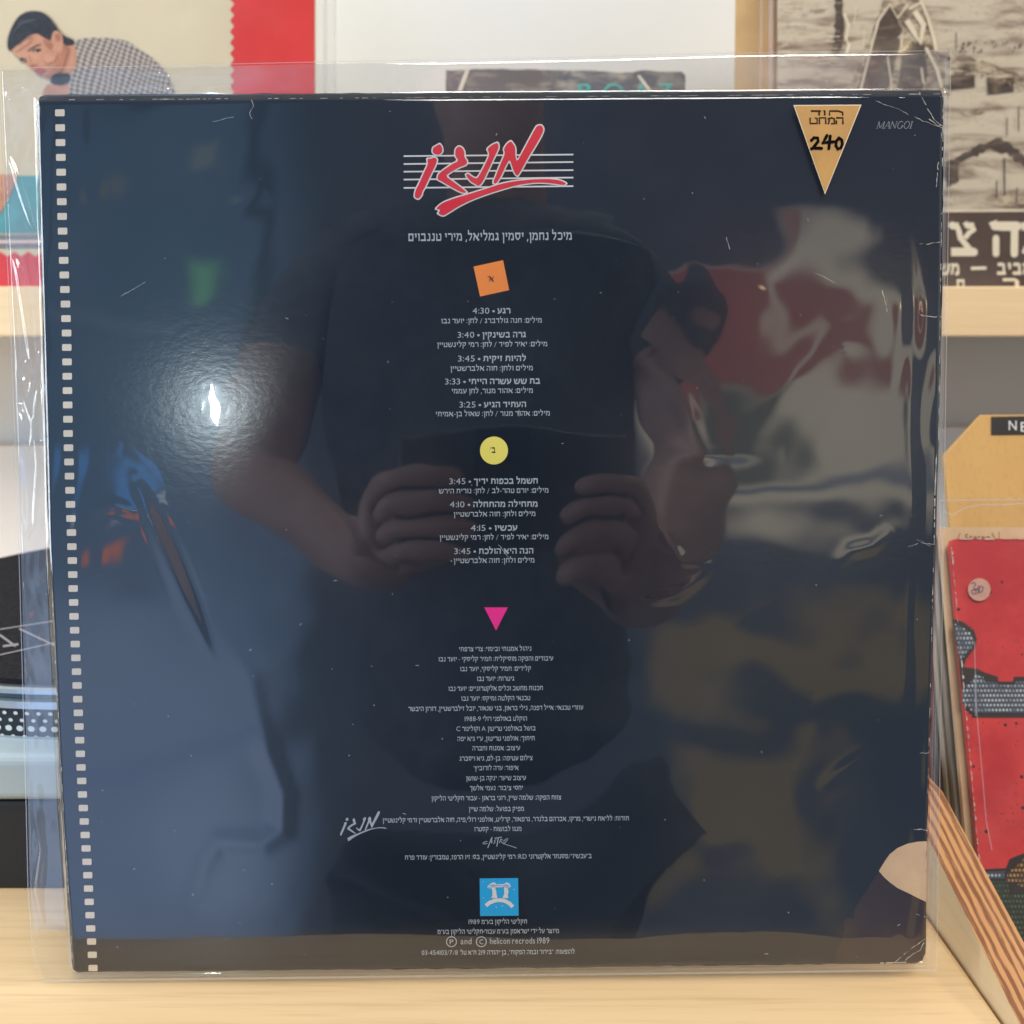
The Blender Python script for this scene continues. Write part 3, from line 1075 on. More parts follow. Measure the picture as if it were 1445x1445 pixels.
sleeve = empty('plastic_sleeve', tuple(on_jacket([(690, 1378)])[0]), 'clear wrinkled plastic outer sleeve around the navy black record jacket, with a gold price sticker', 'plastic sleeve')
grid_obj('front_sheet', h, M['sleeve'], sleeve)
grid_obj('rear_sheet', hb, M['sleeve_back'], sleeve)
seam = Sheet(lambda p: on_jacket(p, -.0013), JN)
seam.stroke([(x, TL[1] + (TR[1] - TL[1]) * (x + 3) / 1345 + 1.3 * math.sin(5.2 * (x + 3) / 1345 + .4) + .7 * math.sin(14 * (x + 3) / 1345)) for x in np.linspace(-3, 1342, 40)], 1.3)
seam.stroke([(float(left_x(v)) + .6, 95 + (1386.5 - 95) * v) for v in np.linspace(0, 1, 60)], 1.3)
seam.stroke([(TR[0] - .6, TR[1]), (BR[0] - .6, BR[1])], 1.5)
seam.stroke([(1334.5, 82), (1330.5, 330), (1329, 500), (1322, 900), (1315, 1368)], .8)
seam.stroke([(60, 1384), (1322, 1369)], 3.2)
seam.build('seam_highlight', M['seam'], sleeve)  # edge strips; the line highlights are put into their pale colour

# price sticker on the sleeve
ps = JS(.0022)
ps.poly([(1119.6, 148.2), (1215.8, 147.6), (1164.2, 274.4)])
pstk = ps.build('price_sticker', M['edge_white'], sleeve)
ps = JS(.00228)
ps.poly([(1121.8, 149.6), (1213.6, 149.0), (1164.3, 271.2)])
ps.build('gold_face', M['gold'], pstk)
ps = JS(.00236)
Z3 = (985, 0, 3.141)
# blocky lettering: top word (het vav dalet) and lower word (he mem het tet)
for q in ([(500, 492), (545, 492)], [(537, 492), (537, 512)], [(562, 492), (562, 512)], [(556, 492), (564, 492)], [(583, 512), (583, 492), (622, 492), (641, 498), (641, 512)],
          [(497, 522), (497, 547), (528, 547), (528, 524), (518, 524)], [(538, 550), (538, 522), (566, 522), (566, 550)],
          [(577, 522), (582, 535), (577, 550)], [(580, 526), (592, 522), (604, 526), (604, 548), (590, 548)],
          [(613, 550), (613, 533)], [(612, 522), (642, 522), (642, 550)]):
    ps.stroke(zoomed(q, *Z3), 2.5)
ps.build('shop_lettering', M['sticker_ink'], pstk)
ps = JS(.00244)
for q in ([(503, 622), (514, 610), (530, 611), (533, 625), (518, 645), (503, 659), (522, 656), (548, 657)], [(572, 600), (562, 618), (554, 633), (575, 630), (601, 628)], [(586, 603), (583, 630), (580, 658)],
          [(625, 612), (613, 625), (611, 645), (620, 660), (633, 655), (640, 638), (637, 620), (624, 611)]):
    pts = zoomed(q, *Z3)
    ps.stroke(pts, 4.3)
    for x, y in pts:
        ps.disc(x, y, 2.15, 0, 10)
ps.build('handwritten_price', M['marker'], pstk)

# dust specks on the plastic
du = Sheet(lambda p: on_jacket(p, .0020), JN)
for k in range(120):
    x, y = random.uniform(140, 1300), random.uniform(150, 1350)
    r = random.choice([.3, .35, .4, .45, .55, .75])
    if random.random() < .25:
        a = random.uniform(0, 3.1)
        l = random.uniform(2, 6)
        du.stroke([(x, y), (x + l * math.cos(a), y + l * math.sin(a) * .8)], .5)
    else:
        du.disc(x, y, r, 0, 6)
props(du.build('dust_specks', M['dust'], sleeve), kind='stuff')

# ================================================================== RECORDS ON THE SHELF
REC_Y = SH_Y + .012


def rec_sheet(Y):
    return Sheet(lambda p: on_plane(p, (0, Y, 0), (0, 1, 0)))


def slab(name, px, Y, mat, parent, depth=.003):
    return prism(name, on_plane(px, (0, Y, 0), (0, 1, 0)), (0, depth, 0), mat, parent)


cream = principled('cream_cover', lin(222, 208, 180, .92), .35, .4, .035, 14, .03, 500)
redp = principled('red_cover', lin(222, 52, 46, .95), .3, .5, .05, 30)
# --- record with the woman's portrait
base_y = 404 + 8
wr = empty('record_cover', tuple(at(140, base_y, REC_Y)), 'cream record cover with red zigzag border and portrait in chequered shirt, on the shelf', 'record',
           'records standing on the wall shelf')
slab('cover_board', [(-158, -188), (444.5, -188), (444.5, base_y), (-158, base_y)], REC_Y, cream, wr)
r_ = rec_sheet(REC_Y - .0004)
zig = []
y = -188.
k = 0
while y < 352:
    zig.append((324.5 if k % 2 == 0 else 330.5, y))
    y += 7.75
    k += 1
zig.append((330, 352))
bot = []
x = 330.
k = 0
while x > -158:
    bot.append((x, 362 if k % 2 == 0 else 355))
    x -= 10
    k += 1
r_.poly(zig + bot + [(-158, base_y - .3), (444, base_y - .3), (444, -188)])
r_.build('zigzag_border', redp, wr)
Zw = (0, 0, 5.558)
pr = rec_sheet(REC_Y - .0004)
hair = [(55, 350), (60, 290), (90, 210), (140, 130), (200, 92), (270, 83), (340, 95), (400, 145), (440, 200), (470, 250), (520, 290), (580, 310), (584, 350), (520, 358), (495, 340), (490, 270), (440, 235), (410, 260), (400, 325), (350, 300), (290, 262), (240, 275), (200, 305), (150, 345), (110, 375), (85, 405), (62, 385)]
face = [(85, 405), (110, 375), (150, 345), (200, 305), (240, 275), (290, 262), (350, 300), (400, 325), (410, 260), (440, 235), (490, 270), (495, 340), (488, 430), (470, 500), (430, 572), (385, 624), (330, 596), (270, 560), (240, 535), (215, 512), (180, 482), (130, 430)]
neck = [(488, 350), (584, 350), (602, 420), (600, 520), (560, 572), (432, 572), (470, 500), (490, 430)]
shirt = [(584, 350), (590, 322), (640, 302), (720, 295), (850, 298), (950, 308), (1020, 335), (1090, 385), (1180, 445), (1260, 512), (1310, 580), (1350, 660), (1380, 760), (1400, 900), (500, 900), (545, 660), (560, 572), (600, 520), (602, 420)]
tie = [(390, 622), (430, 574), (560, 574), (548, 650), (470, 672), (400, 655)]
arm = [(310, 900), (330, 740), (345, 690), (380, 655), (470, 674), (545, 660), (540, 760), (520, 900)]
for q, mi in ((smooth_poly(shirt), 2), (neck, 1), (smooth_poly(tie), 0), (smooth_poly(arm), 1)):
    pr.poly(zoomed(q, *Zw), mi)
# lower body beside the jacket: bent leg over a teal floor
pr.poly([(-158, 248), (52, 248), (300, 248), (300, 329), (-158, 329)], 3)
pr2 = rec_sheet(REC_Y - .0008)
pr2.poly(zoomed(smooth_poly(face), *Zw), 1)
pr2.poly(zoomed(smooth_poly(hair), *Zw), 0)
pr2.poly([(-158, 246), (25, 246), (20, 262), (12, 280), (4, 295), (-8, 310), (-158, 318)], 1)
pr2.poly([(-158, 332), (300, 330), (300, 336), (-158, 338)], 4)
pr2.poly([(-158, 340), (300, 338), (300, 342), (-158, 344)], 5)
pr2.poly([(-158, 345), (300, 343), (300, 348), (-158, 351)], 4)
ft = rec_sheet(REC_Y - .0012)
for q, mi in (([(215, 400), (250, 372), (285, 352), (325, 345), (322, 352), (285, 362), (252, 382), (222, 405)], 0),
              ([(250, 398), (275, 384), (315, 380), (322, 392), (300, 405), (268, 412)], 0), ([(145, 462), (165, 452), (180, 455), (200, 462), (206, 478), (195, 488), (170, 482)], 0),
              ([(262, 548), (285, 538), (310, 530), (330, 538), (352, 542), (362, 560), (325, 586), (290, 578)], 3), ([(425, 270), (455, 262), (470, 290), (462, 320), (440, 320)], 2),
              ([(240, 505), (262, 512), (285, 502), (290, 512), (262, 524), (240, 520)], 2), ([(470, 420), (490, 400), (478, 500), (440, 572), (420, 582)], 2),
              ([(100, 425), (135, 448), (150, 462), (128, 448)], 0), ([(330, 420), (400, 405), (450, 420), (430, 480), (370, 500)], 4)):
    ft.poly(zoomed(q, *Zw), mi)
for q, mi in (([(488, 360), (505, 352), (545, 380), (520, 450), (500, 520), (470, 572), (436, 572), (470, 500)], 6), ([(340, 600), (390, 570), (430, 520), (470, 470), (468, 505), (430, 572), (385, 624)], 6),
              ([(230, 520), (262, 500), (268, 515), (250, 540)], 6), ([(300, 560), (330, 590), (345, 602), (330, 604), (290, 575)], 6), ([(105, 398), (150, 360), (200, 322), (250, 300), (230, 335), (170, 372), (125, 412)], 7),
              ([(205, 440), (225, 425), (245, 480), (240, 500), (225, 495)], 7), ([(330, 430), (385, 415), (420, 440), (400, 480), (345, 480)], 7), ([(330, 300), (395, 330), (410, 372), (385, 385), (345, 340)], 6),
              ([(150, 345), (200, 308), (245, 280), (240, 296), (200, 322), (155, 356)], 6)):
    ft.poly(zoomed(smooth_poly(q, 2), *Zw), mi)
ft.disc(277 / 5.558, 404 / 5.558, 1.6, 1, 10, 1.0)
ft.disc(184 / 5.558, 473 / 5.558, 1.1, 1, 10, .8)
# hair sheen
for a in np.linspace(0, 1, 9):
    p = [(110 + 40 * a, 250 - 70 * a), (170 + 60 * a, 190 - 40 * a), (240 + 60 * a, 175 - 20 * a)]
    ft.stroke(zoomed(p, *Zw), .9, 5)
hairm = principled('printed_hair', (.020, .018, .022), .4, .4, .5, 220)
skinm = principled('printed_skin', (.56, .27, .17), .4, .4, .18, 60)
check = bpy.data.materials.new('chequered_shirt')
check.use_nodes = True
t = NT(check.node_tree)
co = t.coords((1, 1, 1))
nz = t.new('ShaderNodeTexNoise')
t.l.new(co, nz.inputs['Vector'])
nz.inputs['Scale'].default_value = 22
vm = t.new('ShaderNodeVectorMath', operation='MULTIPLY_ADD')
t.l.new(nz.outputs['Color'], vm.inputs[0])
vm.inputs[1].default_value = (.014, 0, .014)
t.l.new(co, vm.inputs[2])
sp = t.new('ShaderNodeSeparateXYZ')
t.l.new(vm.outputs[0], sp.inputs[0])
KX, KZ = 1500., 1950.
wx = t.smooth(t.math('SINE', t.math('MULTIPLY', t.math('ADD', sp.outputs[0], t.math('MULTIPLY', sp.outputs[2], -.4)), KX)), -.35, .35)
wz = t.smooth(t.math('SINE', t.math('MULTIPLY', t.math('ADD', sp.outputs[2], t.math('MULTIPLY', sp.outputs[0], .35)), KZ)), -.35, .35)
ssum = t.math('MULTIPLY', t.math('ADD', wx, wz), .5)
t.put(t.n['Principled BSDF'].inputs['Base Color'], t.mix(ssum, (.060, .042, .040), (.58, .50, .45)))
t.n['Principled BSDF'].inputs['Roughness'].default_value = .4
teal = principled('printed_teal', lin(85, 150, 160), .35, .4, .15, 30)
greyp = principled('printed_grey', lin(120, 120, 130), .5, .3)
pinkp = principled('printed_pink', lin(225, 200, 200), .5, .3)
lips = principled('printed_lips', (.40, .06, .09), .4)
shade = principled('printed_cheek', (.42, .17, .10), .4, .3, .2, 90)
whitep = principled('printed_white', (.75, .73, .7), .4)
skin_dark = principled('printed_skin_shade', (.40, .165, .10), .4, .3, .2, 90)
skin_light = principled('printed_skin_light', (.60, .31, .21), .4, .3, .1, 90)
blush = principled('printed_blush', (.57, .265, .17), .4, .3, .1, 90)
sheen = principled('printed_hair_sheen', (.05, .055, .06), .4)
po = pr.build('portrait_print', [hairm, skinm, check, teal], wr)
pr2.build('portrait_head', [hairm, skinm, check, teal, greyp, pinkp], po)
ft.build('portrait_face', [hairm, whitep, shade, lips, blush, sheen, skin_dark, skin_light], po)


def clear_cover(px, Y, parent, mat, wob=.0008, nrm=(0, -1, 0), name='clear_sleeve'):
    """thin clear sleeve sheet with slight waves"""
    p0 = (0, Y, 0) if np.isscalar(Y) else Y
    a, b, c, d = (on_plane([p], p0, nrm)[0] for p in px)
    n = 40
    ph = [random.uniform(0, 6) for _ in range(4)]
    V, F = [], []
    for j in range(n + 1):
        for i in range(n + 1):
            s_, t_ = i / n, j / n
            P = (a * (1 - s_) + b * s_) * (1 - t_) + (d * (1 - s_) + c * s_) * t_
            e = math.sin(math.pi * min(1, max(0, s_))) ** .3 if 0 < s_ < 1 else 0
            P = P + np.asarray(nrm, float) * (wob * e * (math.sin(9 * s_ + 3 * t_ + ph[0]) + .5 * math.sin(17 * t_ + 5 * s_ + ph[1])))
            V.append(P)
    for j in range(n):
        for i in range(n):
            k = j * (n + 1) + i
            F.append((k + n + 1, k + n + 2, k + 1, k))
    return mesh(name, V, F, mat, parent, True)


clear_cover([(-166, -196), (474, -196), (474, base_y), (-166, base_y)], REC_Y - .004, wr, M['old_sleeve'])
wsm = rec_sheet(REC_Y - .001)
wsm.stroke([(473, -190), (473, 411)], 2.0)
wsm.build('sleeve_seam_highlight', M['seam'], wr)
wsm = rec_sheet(REC_Y - .001)
wsm.stroke([(458, -190), (460, 411)], 5)
wsm.build('sleeve_seam_highlight', M['seam'], wr)

# --- seven inch single in the middle
sgl = empty('small_record_cover', tuple(at(800, base_y, REC_Y)), 'small worn grey record cover with green letters, between the larger covers on the shelf', 'record', 'records standing on the wall shelf')
sm_m = bpy.data.materials.new('worn_grey_cover')
sm_m.use_nodes = True
t = NT(sm_m.node_tree)
f1 = t.noise(t.coords((1, 1, 2.2)), 40, 7, .65, .8)
t.put(t.n['Principled BSDF'].inputs['Base Color'], t.mix(t.smooth(f1, .44, .72), (.075, .07, .075), (.36, .30, .23)))
t.n['Principled BSDF'].inputs['Roughness'].default_value = .6
slab('cover_board', jag([(629, 99), (700, 97.5), (800, 99), (893, 102), (900, 100), (962, 101), (967, 106), (967, base_y), (628, base_y)], .5, 9), REC_Y + .006, sm_m, sgl, .0025)
g_ = rec_sheet(REC_Y + .0056)
for ch, x0, x1 in (("B", 816, 836), ("O", 852, 880), ("A", 896, 914), ("Z", 929, 950)):
    g_.text(ch, x0, x1, 139, 21, .02)
g_.build('green_letters', principled('green_letters', (.05, .42, .34), .5, .3, .3, 200), sgl)
w_ = rec_sheet(REC_Y + .0054)
w_.poly([(657, 97.7), (663, 98), (651, 130), (645, 130)])
w_.build('worn_tear', M['paper'], sgl)
w_ = rec_sheet(REC_Y + .0054)
w_.poly([(899, 107), (903, 106), (920, 128), (914, 128)])
w_.build('worn_tear', M['paper'], sgl)

# --- tan cardboard cover behind the sepia one
tan = principled('tan_card', lin(196, 160, 112, .95), .7, .3, .08, 30)
tb = props(slab('cardboard_cover', [(1041, -185), (1500, -185), (1500, base_y), (1034, base_y)], REC_Y + .012, tan, None, .003),
           'plain tan cardboard record cover peeking out behind the sepia desert cover', 'record', 'records standing on the wall shelf')

# --- sepia desert cover
sp_ = empty('record_cover', tuple(at(1250, base_y, REC_Y)), 'sepia desert photograph record cover with big white lettering, right on the shelf', 'record', 'records standing on the wall shelf')
sep_m = bpy.data.materials.new('sepia_print')
sep_m.use_nodes = True
t = NT(sep_m.node_tree)
f1 = t.noise(t.coords((9, 9, 46), (0, .18, 0)), 2.2, 7, .62, .6)
f2 = t.noise(t.coords((1, 1, 1)), 260, 3, .6)
c_ = t.mix(t.smooth(f1, .42, .68), lin(212, 202, 184, .92), lin(132, 113, 97, .95))
c_ = t.mix(t.math('MULTIPLY', t.smooth(f2, .55, .75), .25), c_, lin(96, 80, 68))
t.put(t.n['Principled BSDF'].inputs['Base Color'], c_)
t.n['Principled BSDF'].inputs['Roughness'].default_value = .35
slab('cover_board', [(1098, -190), (1702, -190), (1702, base_y), (1098, base_y)], REC_Y, sep_m, sp_)
def sepia(name, a, b, lo, hi):
    m = bpy.data.materials.new(name)
    m.use_nodes = True
    t = NT(m.node_tree)
    f = t.noise(t.coords((14, 14, 40), (0, .5, 0)), 4.5, 8, .68, .8)
    t.put(t.n['Principled BSDF'].inputs['Base Color'], t.mix(t.smooth(f, lo, hi), a, b))
    t.n['Principled BSDF'].inputs['Roughness'].default_value = .4
    return m


brown = sepia('sepia_dark', lin(66, 53, 46), lin(136, 116, 98), .45, .75)
midb = sepia('sepia_mid', lin(104, 87, 73), lin(198, 184, 162), .38, .62)
lightb = principled('sepia_light', lin(224, 214, 194), .4, .3, .1, 60)
band = principled('title_band', lin(82, 65, 56), .35, .4, .08, 60)
S1, S2, S3 = rec_sheet(REC_Y - .0004), rec_sheet(REC_Y - .0008), rec_sheet(REC_Y - .0012)


def z3(p):
    return zoomed(p, 985, 0, 3.141)


def rough(p, amp=1.0, step=5):
    return jag(p, amp, step)


S1.poly(rough(z3([(600, -60), (650, -60), (640, 60), (650, 120), (640, 200), (620, 255), (590, 230), (605, 150), (610, 60)])), 0)
S1.poly(rough(z3([(840, -60), (960, -60), (1000, 60), (1030, 150), (1060, 250), (1100, 330), (1120, 420), (640, 420), (700, 330), (740, 220), (790, 110)])), 1)
S1.poly(rough(z3([(1060, 225), (1200, 250), (1320, 290), (1460, 345), (1460, 390), (1330, 330), (1180, 310), (1080, 290)])), 1)
S1.poly(rough(z3([(1090, 720), (1160, 690), (1240, 640), (1330, 610), (1390, 640), (1460, 700), (1460, 735), (1380, 690), (1300, 660), (1200, 700), (1110, 740)]), 1.6, 4), 0)
S1.poly(rough(z3([(1090, 735), (1150, 735), (1158, 800), (1100, 830)])), 0)
S1.poly(rough(z3([(1320, 875), (1380, 860), (1460, 880), (1460, 915), (1300, 915)]), 1.8, 3), 1)
S1.poly(rough(z3([(1160, 500), (1230, 485), (1270, 495), (1200, 520)])), 1)
S2.poly(rough(z3([(780, 120), (830, 50), (850, 20), (880, 70), (905, 130), (890, 220), (860, 330), (840, 400), (700, 400), (740, 290)]), .8), 0)
S2.poly(rough(z3([(905, 240), (950, 180), (1000, 200), (1020, 330), (990, 400), (880, 400)]), .8), 0)
S2.poly(z3([(1118, 335), (1225, 330), (1228, 385), (1118, 395)]), 0)
S2.poly(z3([(1280, 345), (1400, 345), (1400, 405), (1285, 418)]), 0)
S3.poly(rough(z3([(1118, 335), (1140, 318), (1226, 322), (1226, 332)]), .5), 1)
S3.poly(rough(z3([(1280, 345), (1310, 325), (1400, 335), (1400, 346)]), .5), 1)
for q, w in (([(720, 400), (740, 320), (770, 200), (800, 90), (850, 20), (885, 80), (930, 20)], 3.2), ([(935, 40), (990, 10), (1020, 80), (1045, 170), (1055, 225)], 4.5), ([(925, 90), (950, 130), (985, 190), (1000, 110), (960, 50)], 8.),
             ([(1010, 210), (1060, 310), (1080, 390)], 4.5), ([(890, 170), (905, 140), (900, 210)], 3), ([(648, 60), (665, 110), (655, 180), (670, 195), (655, 250)], 4.5), ([(840, 250), (850, 320), (860, 400)], 2),
             ([(990, 300), (1000, 370)], 2.5), ([(700, 30), (690, 110)], 1.4), ([(740, 130), (730, 200)], 1.4)):
    S3.stroke(z3(q), w, 2)
for q, w in (([(1358, 700), (1360, 865)], 2.2), ([(1370, 520), (1370, 600)], 1.4), ([(1422, 470), (1422, 580)], 1.4), ([(1145, 140), (1145, 220)], 1.2), ([(1325, 800), (1325, 880)], 1.6), ([(1415, 830), (1412, 900)], 1.6)):
    S3.stroke(z3(q), w, 0)
for k in range(26):
    x, y = random.uniform(1160, 1440), random.uniform(180, 235)
    S3.disc(*z3([(x, y)])[0], random.uniform(.6, 2.), 0, 7, random.uniform(.8, 3.))
for k in range(46):
    x = random.uniform(1110, 1440)
    y = 250 + (x - 1060) * .27 + random.gauss(25, 22)
    S3.disc(*z3([(x, y)])[0], random.uniform(.8, 3.2), random.choice([0, 1]), 7, random.uniform(.6, 1.8))
for k in range(60):
    x, y = random.uniform(1098, 1185), random.uniform(0, 130)
    S3.stroke([(x, y), (x + random.uniform(6, 22), y + random.uniform(-1.5, 1))], random.uniform(.5, 1.3), random.choice([1, 1, 2]))
S1.poly([(1098, 301), (1702, 297), (1702, base_y), (1098, base_y)], 3)
S2.poly([(1098, 297.5), (1702, 293.5), (1702, 297), (1098, 301)], 2)
dp = S1.build('desert_print', [brown, midb, lightb, band], sp_)
S2.build('desert_figure', [brown, midb, lightb], dp)
S3.build('desert_detail', [brown, midb, lightb], dp)
T_ = rec_sheet(REC_Y - .0010)
Z27 = (1320, 270, 6.88)
for q_, w in (([(150, 300), (165, 345), (215, 350), (232, 400), (240, 450), (330, 560), (372, 600)], 8.), ([(285, 300), (310, 340), (365, 345), (370, 375), (330, 400), (285, 455)], 7.), ([(152, 588), (200, 588), (372, 588)], 12.),
              ([(150, 330), (225, 330)], 8.), ([(300, 330), (375, 330)], 8.),
              ([(560, 290), (575, 335), (640, 338), (800, 338)], 13.), ([(770, 338), (768, 450), (766, 600)], 10.5), ([(588, 460), (588, 600)], 9.5),
              ([(860, 300), (865, 380)], 7.), ([(850, 560), (900, 580), (1000, 590)], 11.), ([(880, 330), (980, 330), (985, 590)], 11.)):
    T_.stroke(zoomed(q_, *Z27), w)
for x_, y_, r_ in ((588, 455, 4.7), (588, 605, 4.7), (766, 606, 5.2), (795, 338, 6.2), (372, 372, 3.5), (152, 330, 4), (585, 338, 6), (372, 590, 5.8)):
    T_.disc(1320 + x_ / 6.88, 270 + y_ / 6.88, r_, 0, 16)
T_.text("אביב", 1407, 1459, 387, 15.5, .06)
T_.stroke([(1370, 378.7), (1392, 378.2)], 4.6)
T_.text("מש", 1325, 1354, 387.5, 15.5, .06)
T_.text("ס", 1350, 1361, 410, 15.5, .03)
T_.text("ר", 1415, 1438, 410, 17, .03)
T_.build('cover_lettering', principled('title_white', lin(236, 228, 208), .4, .4), sp_)
clear_cover([(1074, -198), (1712, -198), (1712, base_y), (1068, base_y)], REC_Y - .004, sp_, M['old_sleeve'])
wsm = rec_sheet(REC_Y - .0045)
wsm.stroke([(1076, -190), (1070, 411)], 2.2)
wsm.build('sleeve_seam_highlight', M['seam'], sp_)
wsm = rec_sheet(REC_Y - .0045)
wsm.stroke([(1089, -190), (1086, 411)], 6)
wsm.build('sleeve_seam_highlight', M['seam'], sp_)

# ================================================================== TURNTABLE (left)
tt = empty('turntable', tuple(ground(0, 1255)), 'turntable with black slipmat and dotted silver platter rim, left behind the jacket', 'turntable')
TY = ground(0, 1255)[1]
black_base = principled('black_rubber_base', (.014, .017, .021), .55, .4, .1, 80)
silver = principled('silver_plinth', lin(182, 198, 204, .82), .38, .5, .03, 60, .06, 900)
metal = principled('platter_metal', (.60, .68, .72), .28, .5, .03, 40, 0, 1, .9)
darkrim = principled('platter_dark', (.018, .020, .023), .4, .5)
dots = principled('strobe_dots', (.66, .72, .75), .35, .5)
feltm = principled('slipmat_felt', (.018, .018, .021), .95, .1, .5, 700, .35, 1400)
z1130, z1072 = at(20, 1130, TY)[2], at(20, 1072, TY)[2]
z1056 = at(20, 1056, TY + .006)[2]
XR = .10
box('base', (-.40, TY, TZ), (XR, TY + .36, z1130), black_base, tt, .002)
box('plinth', (-.402, TY - .002, z1130 + .0003), (XR + .002, TY + .362, z1056), silver, tt, .004, 4)
PRAD = .166
pcx = -.19
RIM_Y = TY + .016
pcy = RIM_Y + PRAD
zt = at(20, 972, RIM_Y)[2]


def lathe(name, prof, mat, parent, n=160):
    V, F = [], []
    for r, z in prof:
        for k in range(n):
            a = 2 * math.pi * k / n
            V.append((pcx + r * math.cos(a), pcy + r * math.sin(a), z))
    for j in range(len(prof) - 1):
        for k in range(n):
            F.append((j * n + k, j * n + (k + 1) % n, (j + 1) * n + (k + 1) % n, (j + 1) * n + k))
    return mesh(name, V, F, mat, parent, False)


def rz(y):
    return at(20, y, RIM_Y)[2]


platter = lathe('platter', [(PRAD - .002, z1056 + .0005), (PRAD + .0008, z1056 + .001), (PRAD + .0008, rz(1047)), (PRAD, rz(1046)), (PRAD, rz(1001)), (PRAD + .0012, rz(1000)), (PRAD + .0012, rz(990)),
                            (PRAD - .002, rz(988)), (PRAD - .002, rz(982)), (PRAD + .0004, rz(980)), (PRAD + .0004, rz(974)), (PRAD - .001, zt), (0.0, zt)], metal, tt)
lathe('dark_band', [(PRAD + .0003, rz(1045.5)), (PRAD + .0003, rz(1001.5))], darkrim, platter)
lathe('groove', [(PRAD - .0014, rz(987.5)), (PRAD - .0014, rz(982.5))], principled('groove_blue', (.10, .17, .20), .4), platter)
V, F = [], []
for row, (yy, r1, r2) in enumerate(((1007, .0010, .0008), (1017, .0010, .0008), (1028.5, .0016, .0013), (1040, .0010, .0008))):
    nd = 200
    for k in range(nd):
        a0 = 2 * math.pi * (k + (0, .5, .25, .6)[row]) / nd
        if not (math.pi * .90 < a0 < math.pi * 2.02):
            continue
        o0 = len(V)
        for m_ in range(14):
            b_ = 2 * math.pi * m_ / 14
            a = a0 + r1 * math.cos(b_) / PRAD
            V.append((pcx + (PRAD + .0007) * math.cos(a), pcy + (PRAD + .0007) * math.sin(a), rz(yy) + r2 * math.sin(b_)))
        F.append(tuple(range(o0, o0 + 14)))
mesh('strobe_dots', V, F, dots, platter)
slip = lathe('slipmat', [(PRAD - .004, zt + .0003), (PRAD - .004, zt + .0026), (0.0, zt + .0026)], feltm, tt)
sl_ = Sheet(lambda p: on_plane(p, (0, 0, zt + .003), (0, 0, 1)), (0, 0, 1))
for q, w in (([(-60, 896), (0, 888), (90, 874), (160, 862)], 1.6), ([(-60, 934), (0, 924), (90, 904), (160, 888)], 1.6), ([(27, 887), (50, 898), (78, 911)], 2.6), ([(-10, 890), (4, 899), (22, 912)], 3.2), ([(4, 912), (26, 909)], 3.2)):
    sl_.stroke(q, w)
sl_.build('mat_graphic', principled('mat_print', (.26, .25, .26), .8), slip)

# pink card standing behind the deck
pk = prism('pink_card', on_plane([(37, 838), (46, 812), (60, 804), (110, 800), (110, 838)], (0, .55, 0), (0, 1, 0)), (0, .002, 0), principled('pink_card', lin(215, 60, 140), .5, .4), None)
props(pk, 'small pink card edge behind the black slipmat, beside the jacket', 'card')

# ================================================================== CRATE OF RECORDS (right)
cx0 = .1768


def side(px):
    return [on_plane([p], (cx0, 0, 0), (1, 0, 0))[0] for p in px]


ply_face = wood('plywood_face', (.66, .50, .29), (.74, .58, .36), 'y', 1.4, .5, .25)
ply_edge = bpy.data.materials.new('plywood_edge')
ply_edge.use_nodes = True
t = NT(ply_edge.node_tree)
co = t.coords((1, 1, 1))
se = t.new('ShaderNodeSeparateXYZ')
t.l.new(co, se.inputs[0])
nn = t.noise(t.coords((60, 5, 5)), 3, 5, .65)
wv = t.math('SINE', t.math('ADD', t.math('MULTIPLY', se.outputs[0], 1900.), t.math('MULTIPLY', nn, 11.)))
c_ = t.mix(t.smooth(wv, -.5, .6), (.20, .075, .028), (.50, .25, .10))
fb = t.noise(t.coords((900, 60, 60)), 1.0, 4, .7)
c_ = t.mix(t.math('MULTIPLY', t.smooth(fb, .5, .8), .5), c_, (.66, .44, .24))
t.put(t.n['Principled BSDF'].inputs['Base Color'], c_)
t.n['Principled BSDF'].inputs['Roughness'].default_value = .6
LQ = math.radians(22)                                       # the records in the crate lean back
RN = np.array([0, -math.cos(LQ), math.sin(LQ)])
RD = np.array([0, -math.sin(LQ), -math.cos(LQ)])
RP = at(1380, 760, .15)


def rp(lift=0.):
    return Sheet(lambda p: on_plane(p, RP + RN * lift, RN), RN)


def rpx(px, lift=0.):
    return on_plane(px, RP + RN * lift, RN)


def rpt(x, s_, lift=0.):
    return np.array([x, 0, 0]) + (RP + RN * lift + RD * s_) * np.array([0, 1, 1])


CB = rpt(0, .315, 0)[2] - .0125 - .022                      # the crate stands lower than the table
crate = empty('record_crate', (cx0, 0, CB), 'plywood record crate with sloping sides, beside the right end of the table', 'crate')
q = side([(1323, 1211), (1436, 1440)])
sy = (q[0][2] - q[1][2]) / (q[0][1] - q[1][1])


def ptop(y):
    return q[1][2] + sy * (y - q[1][1])


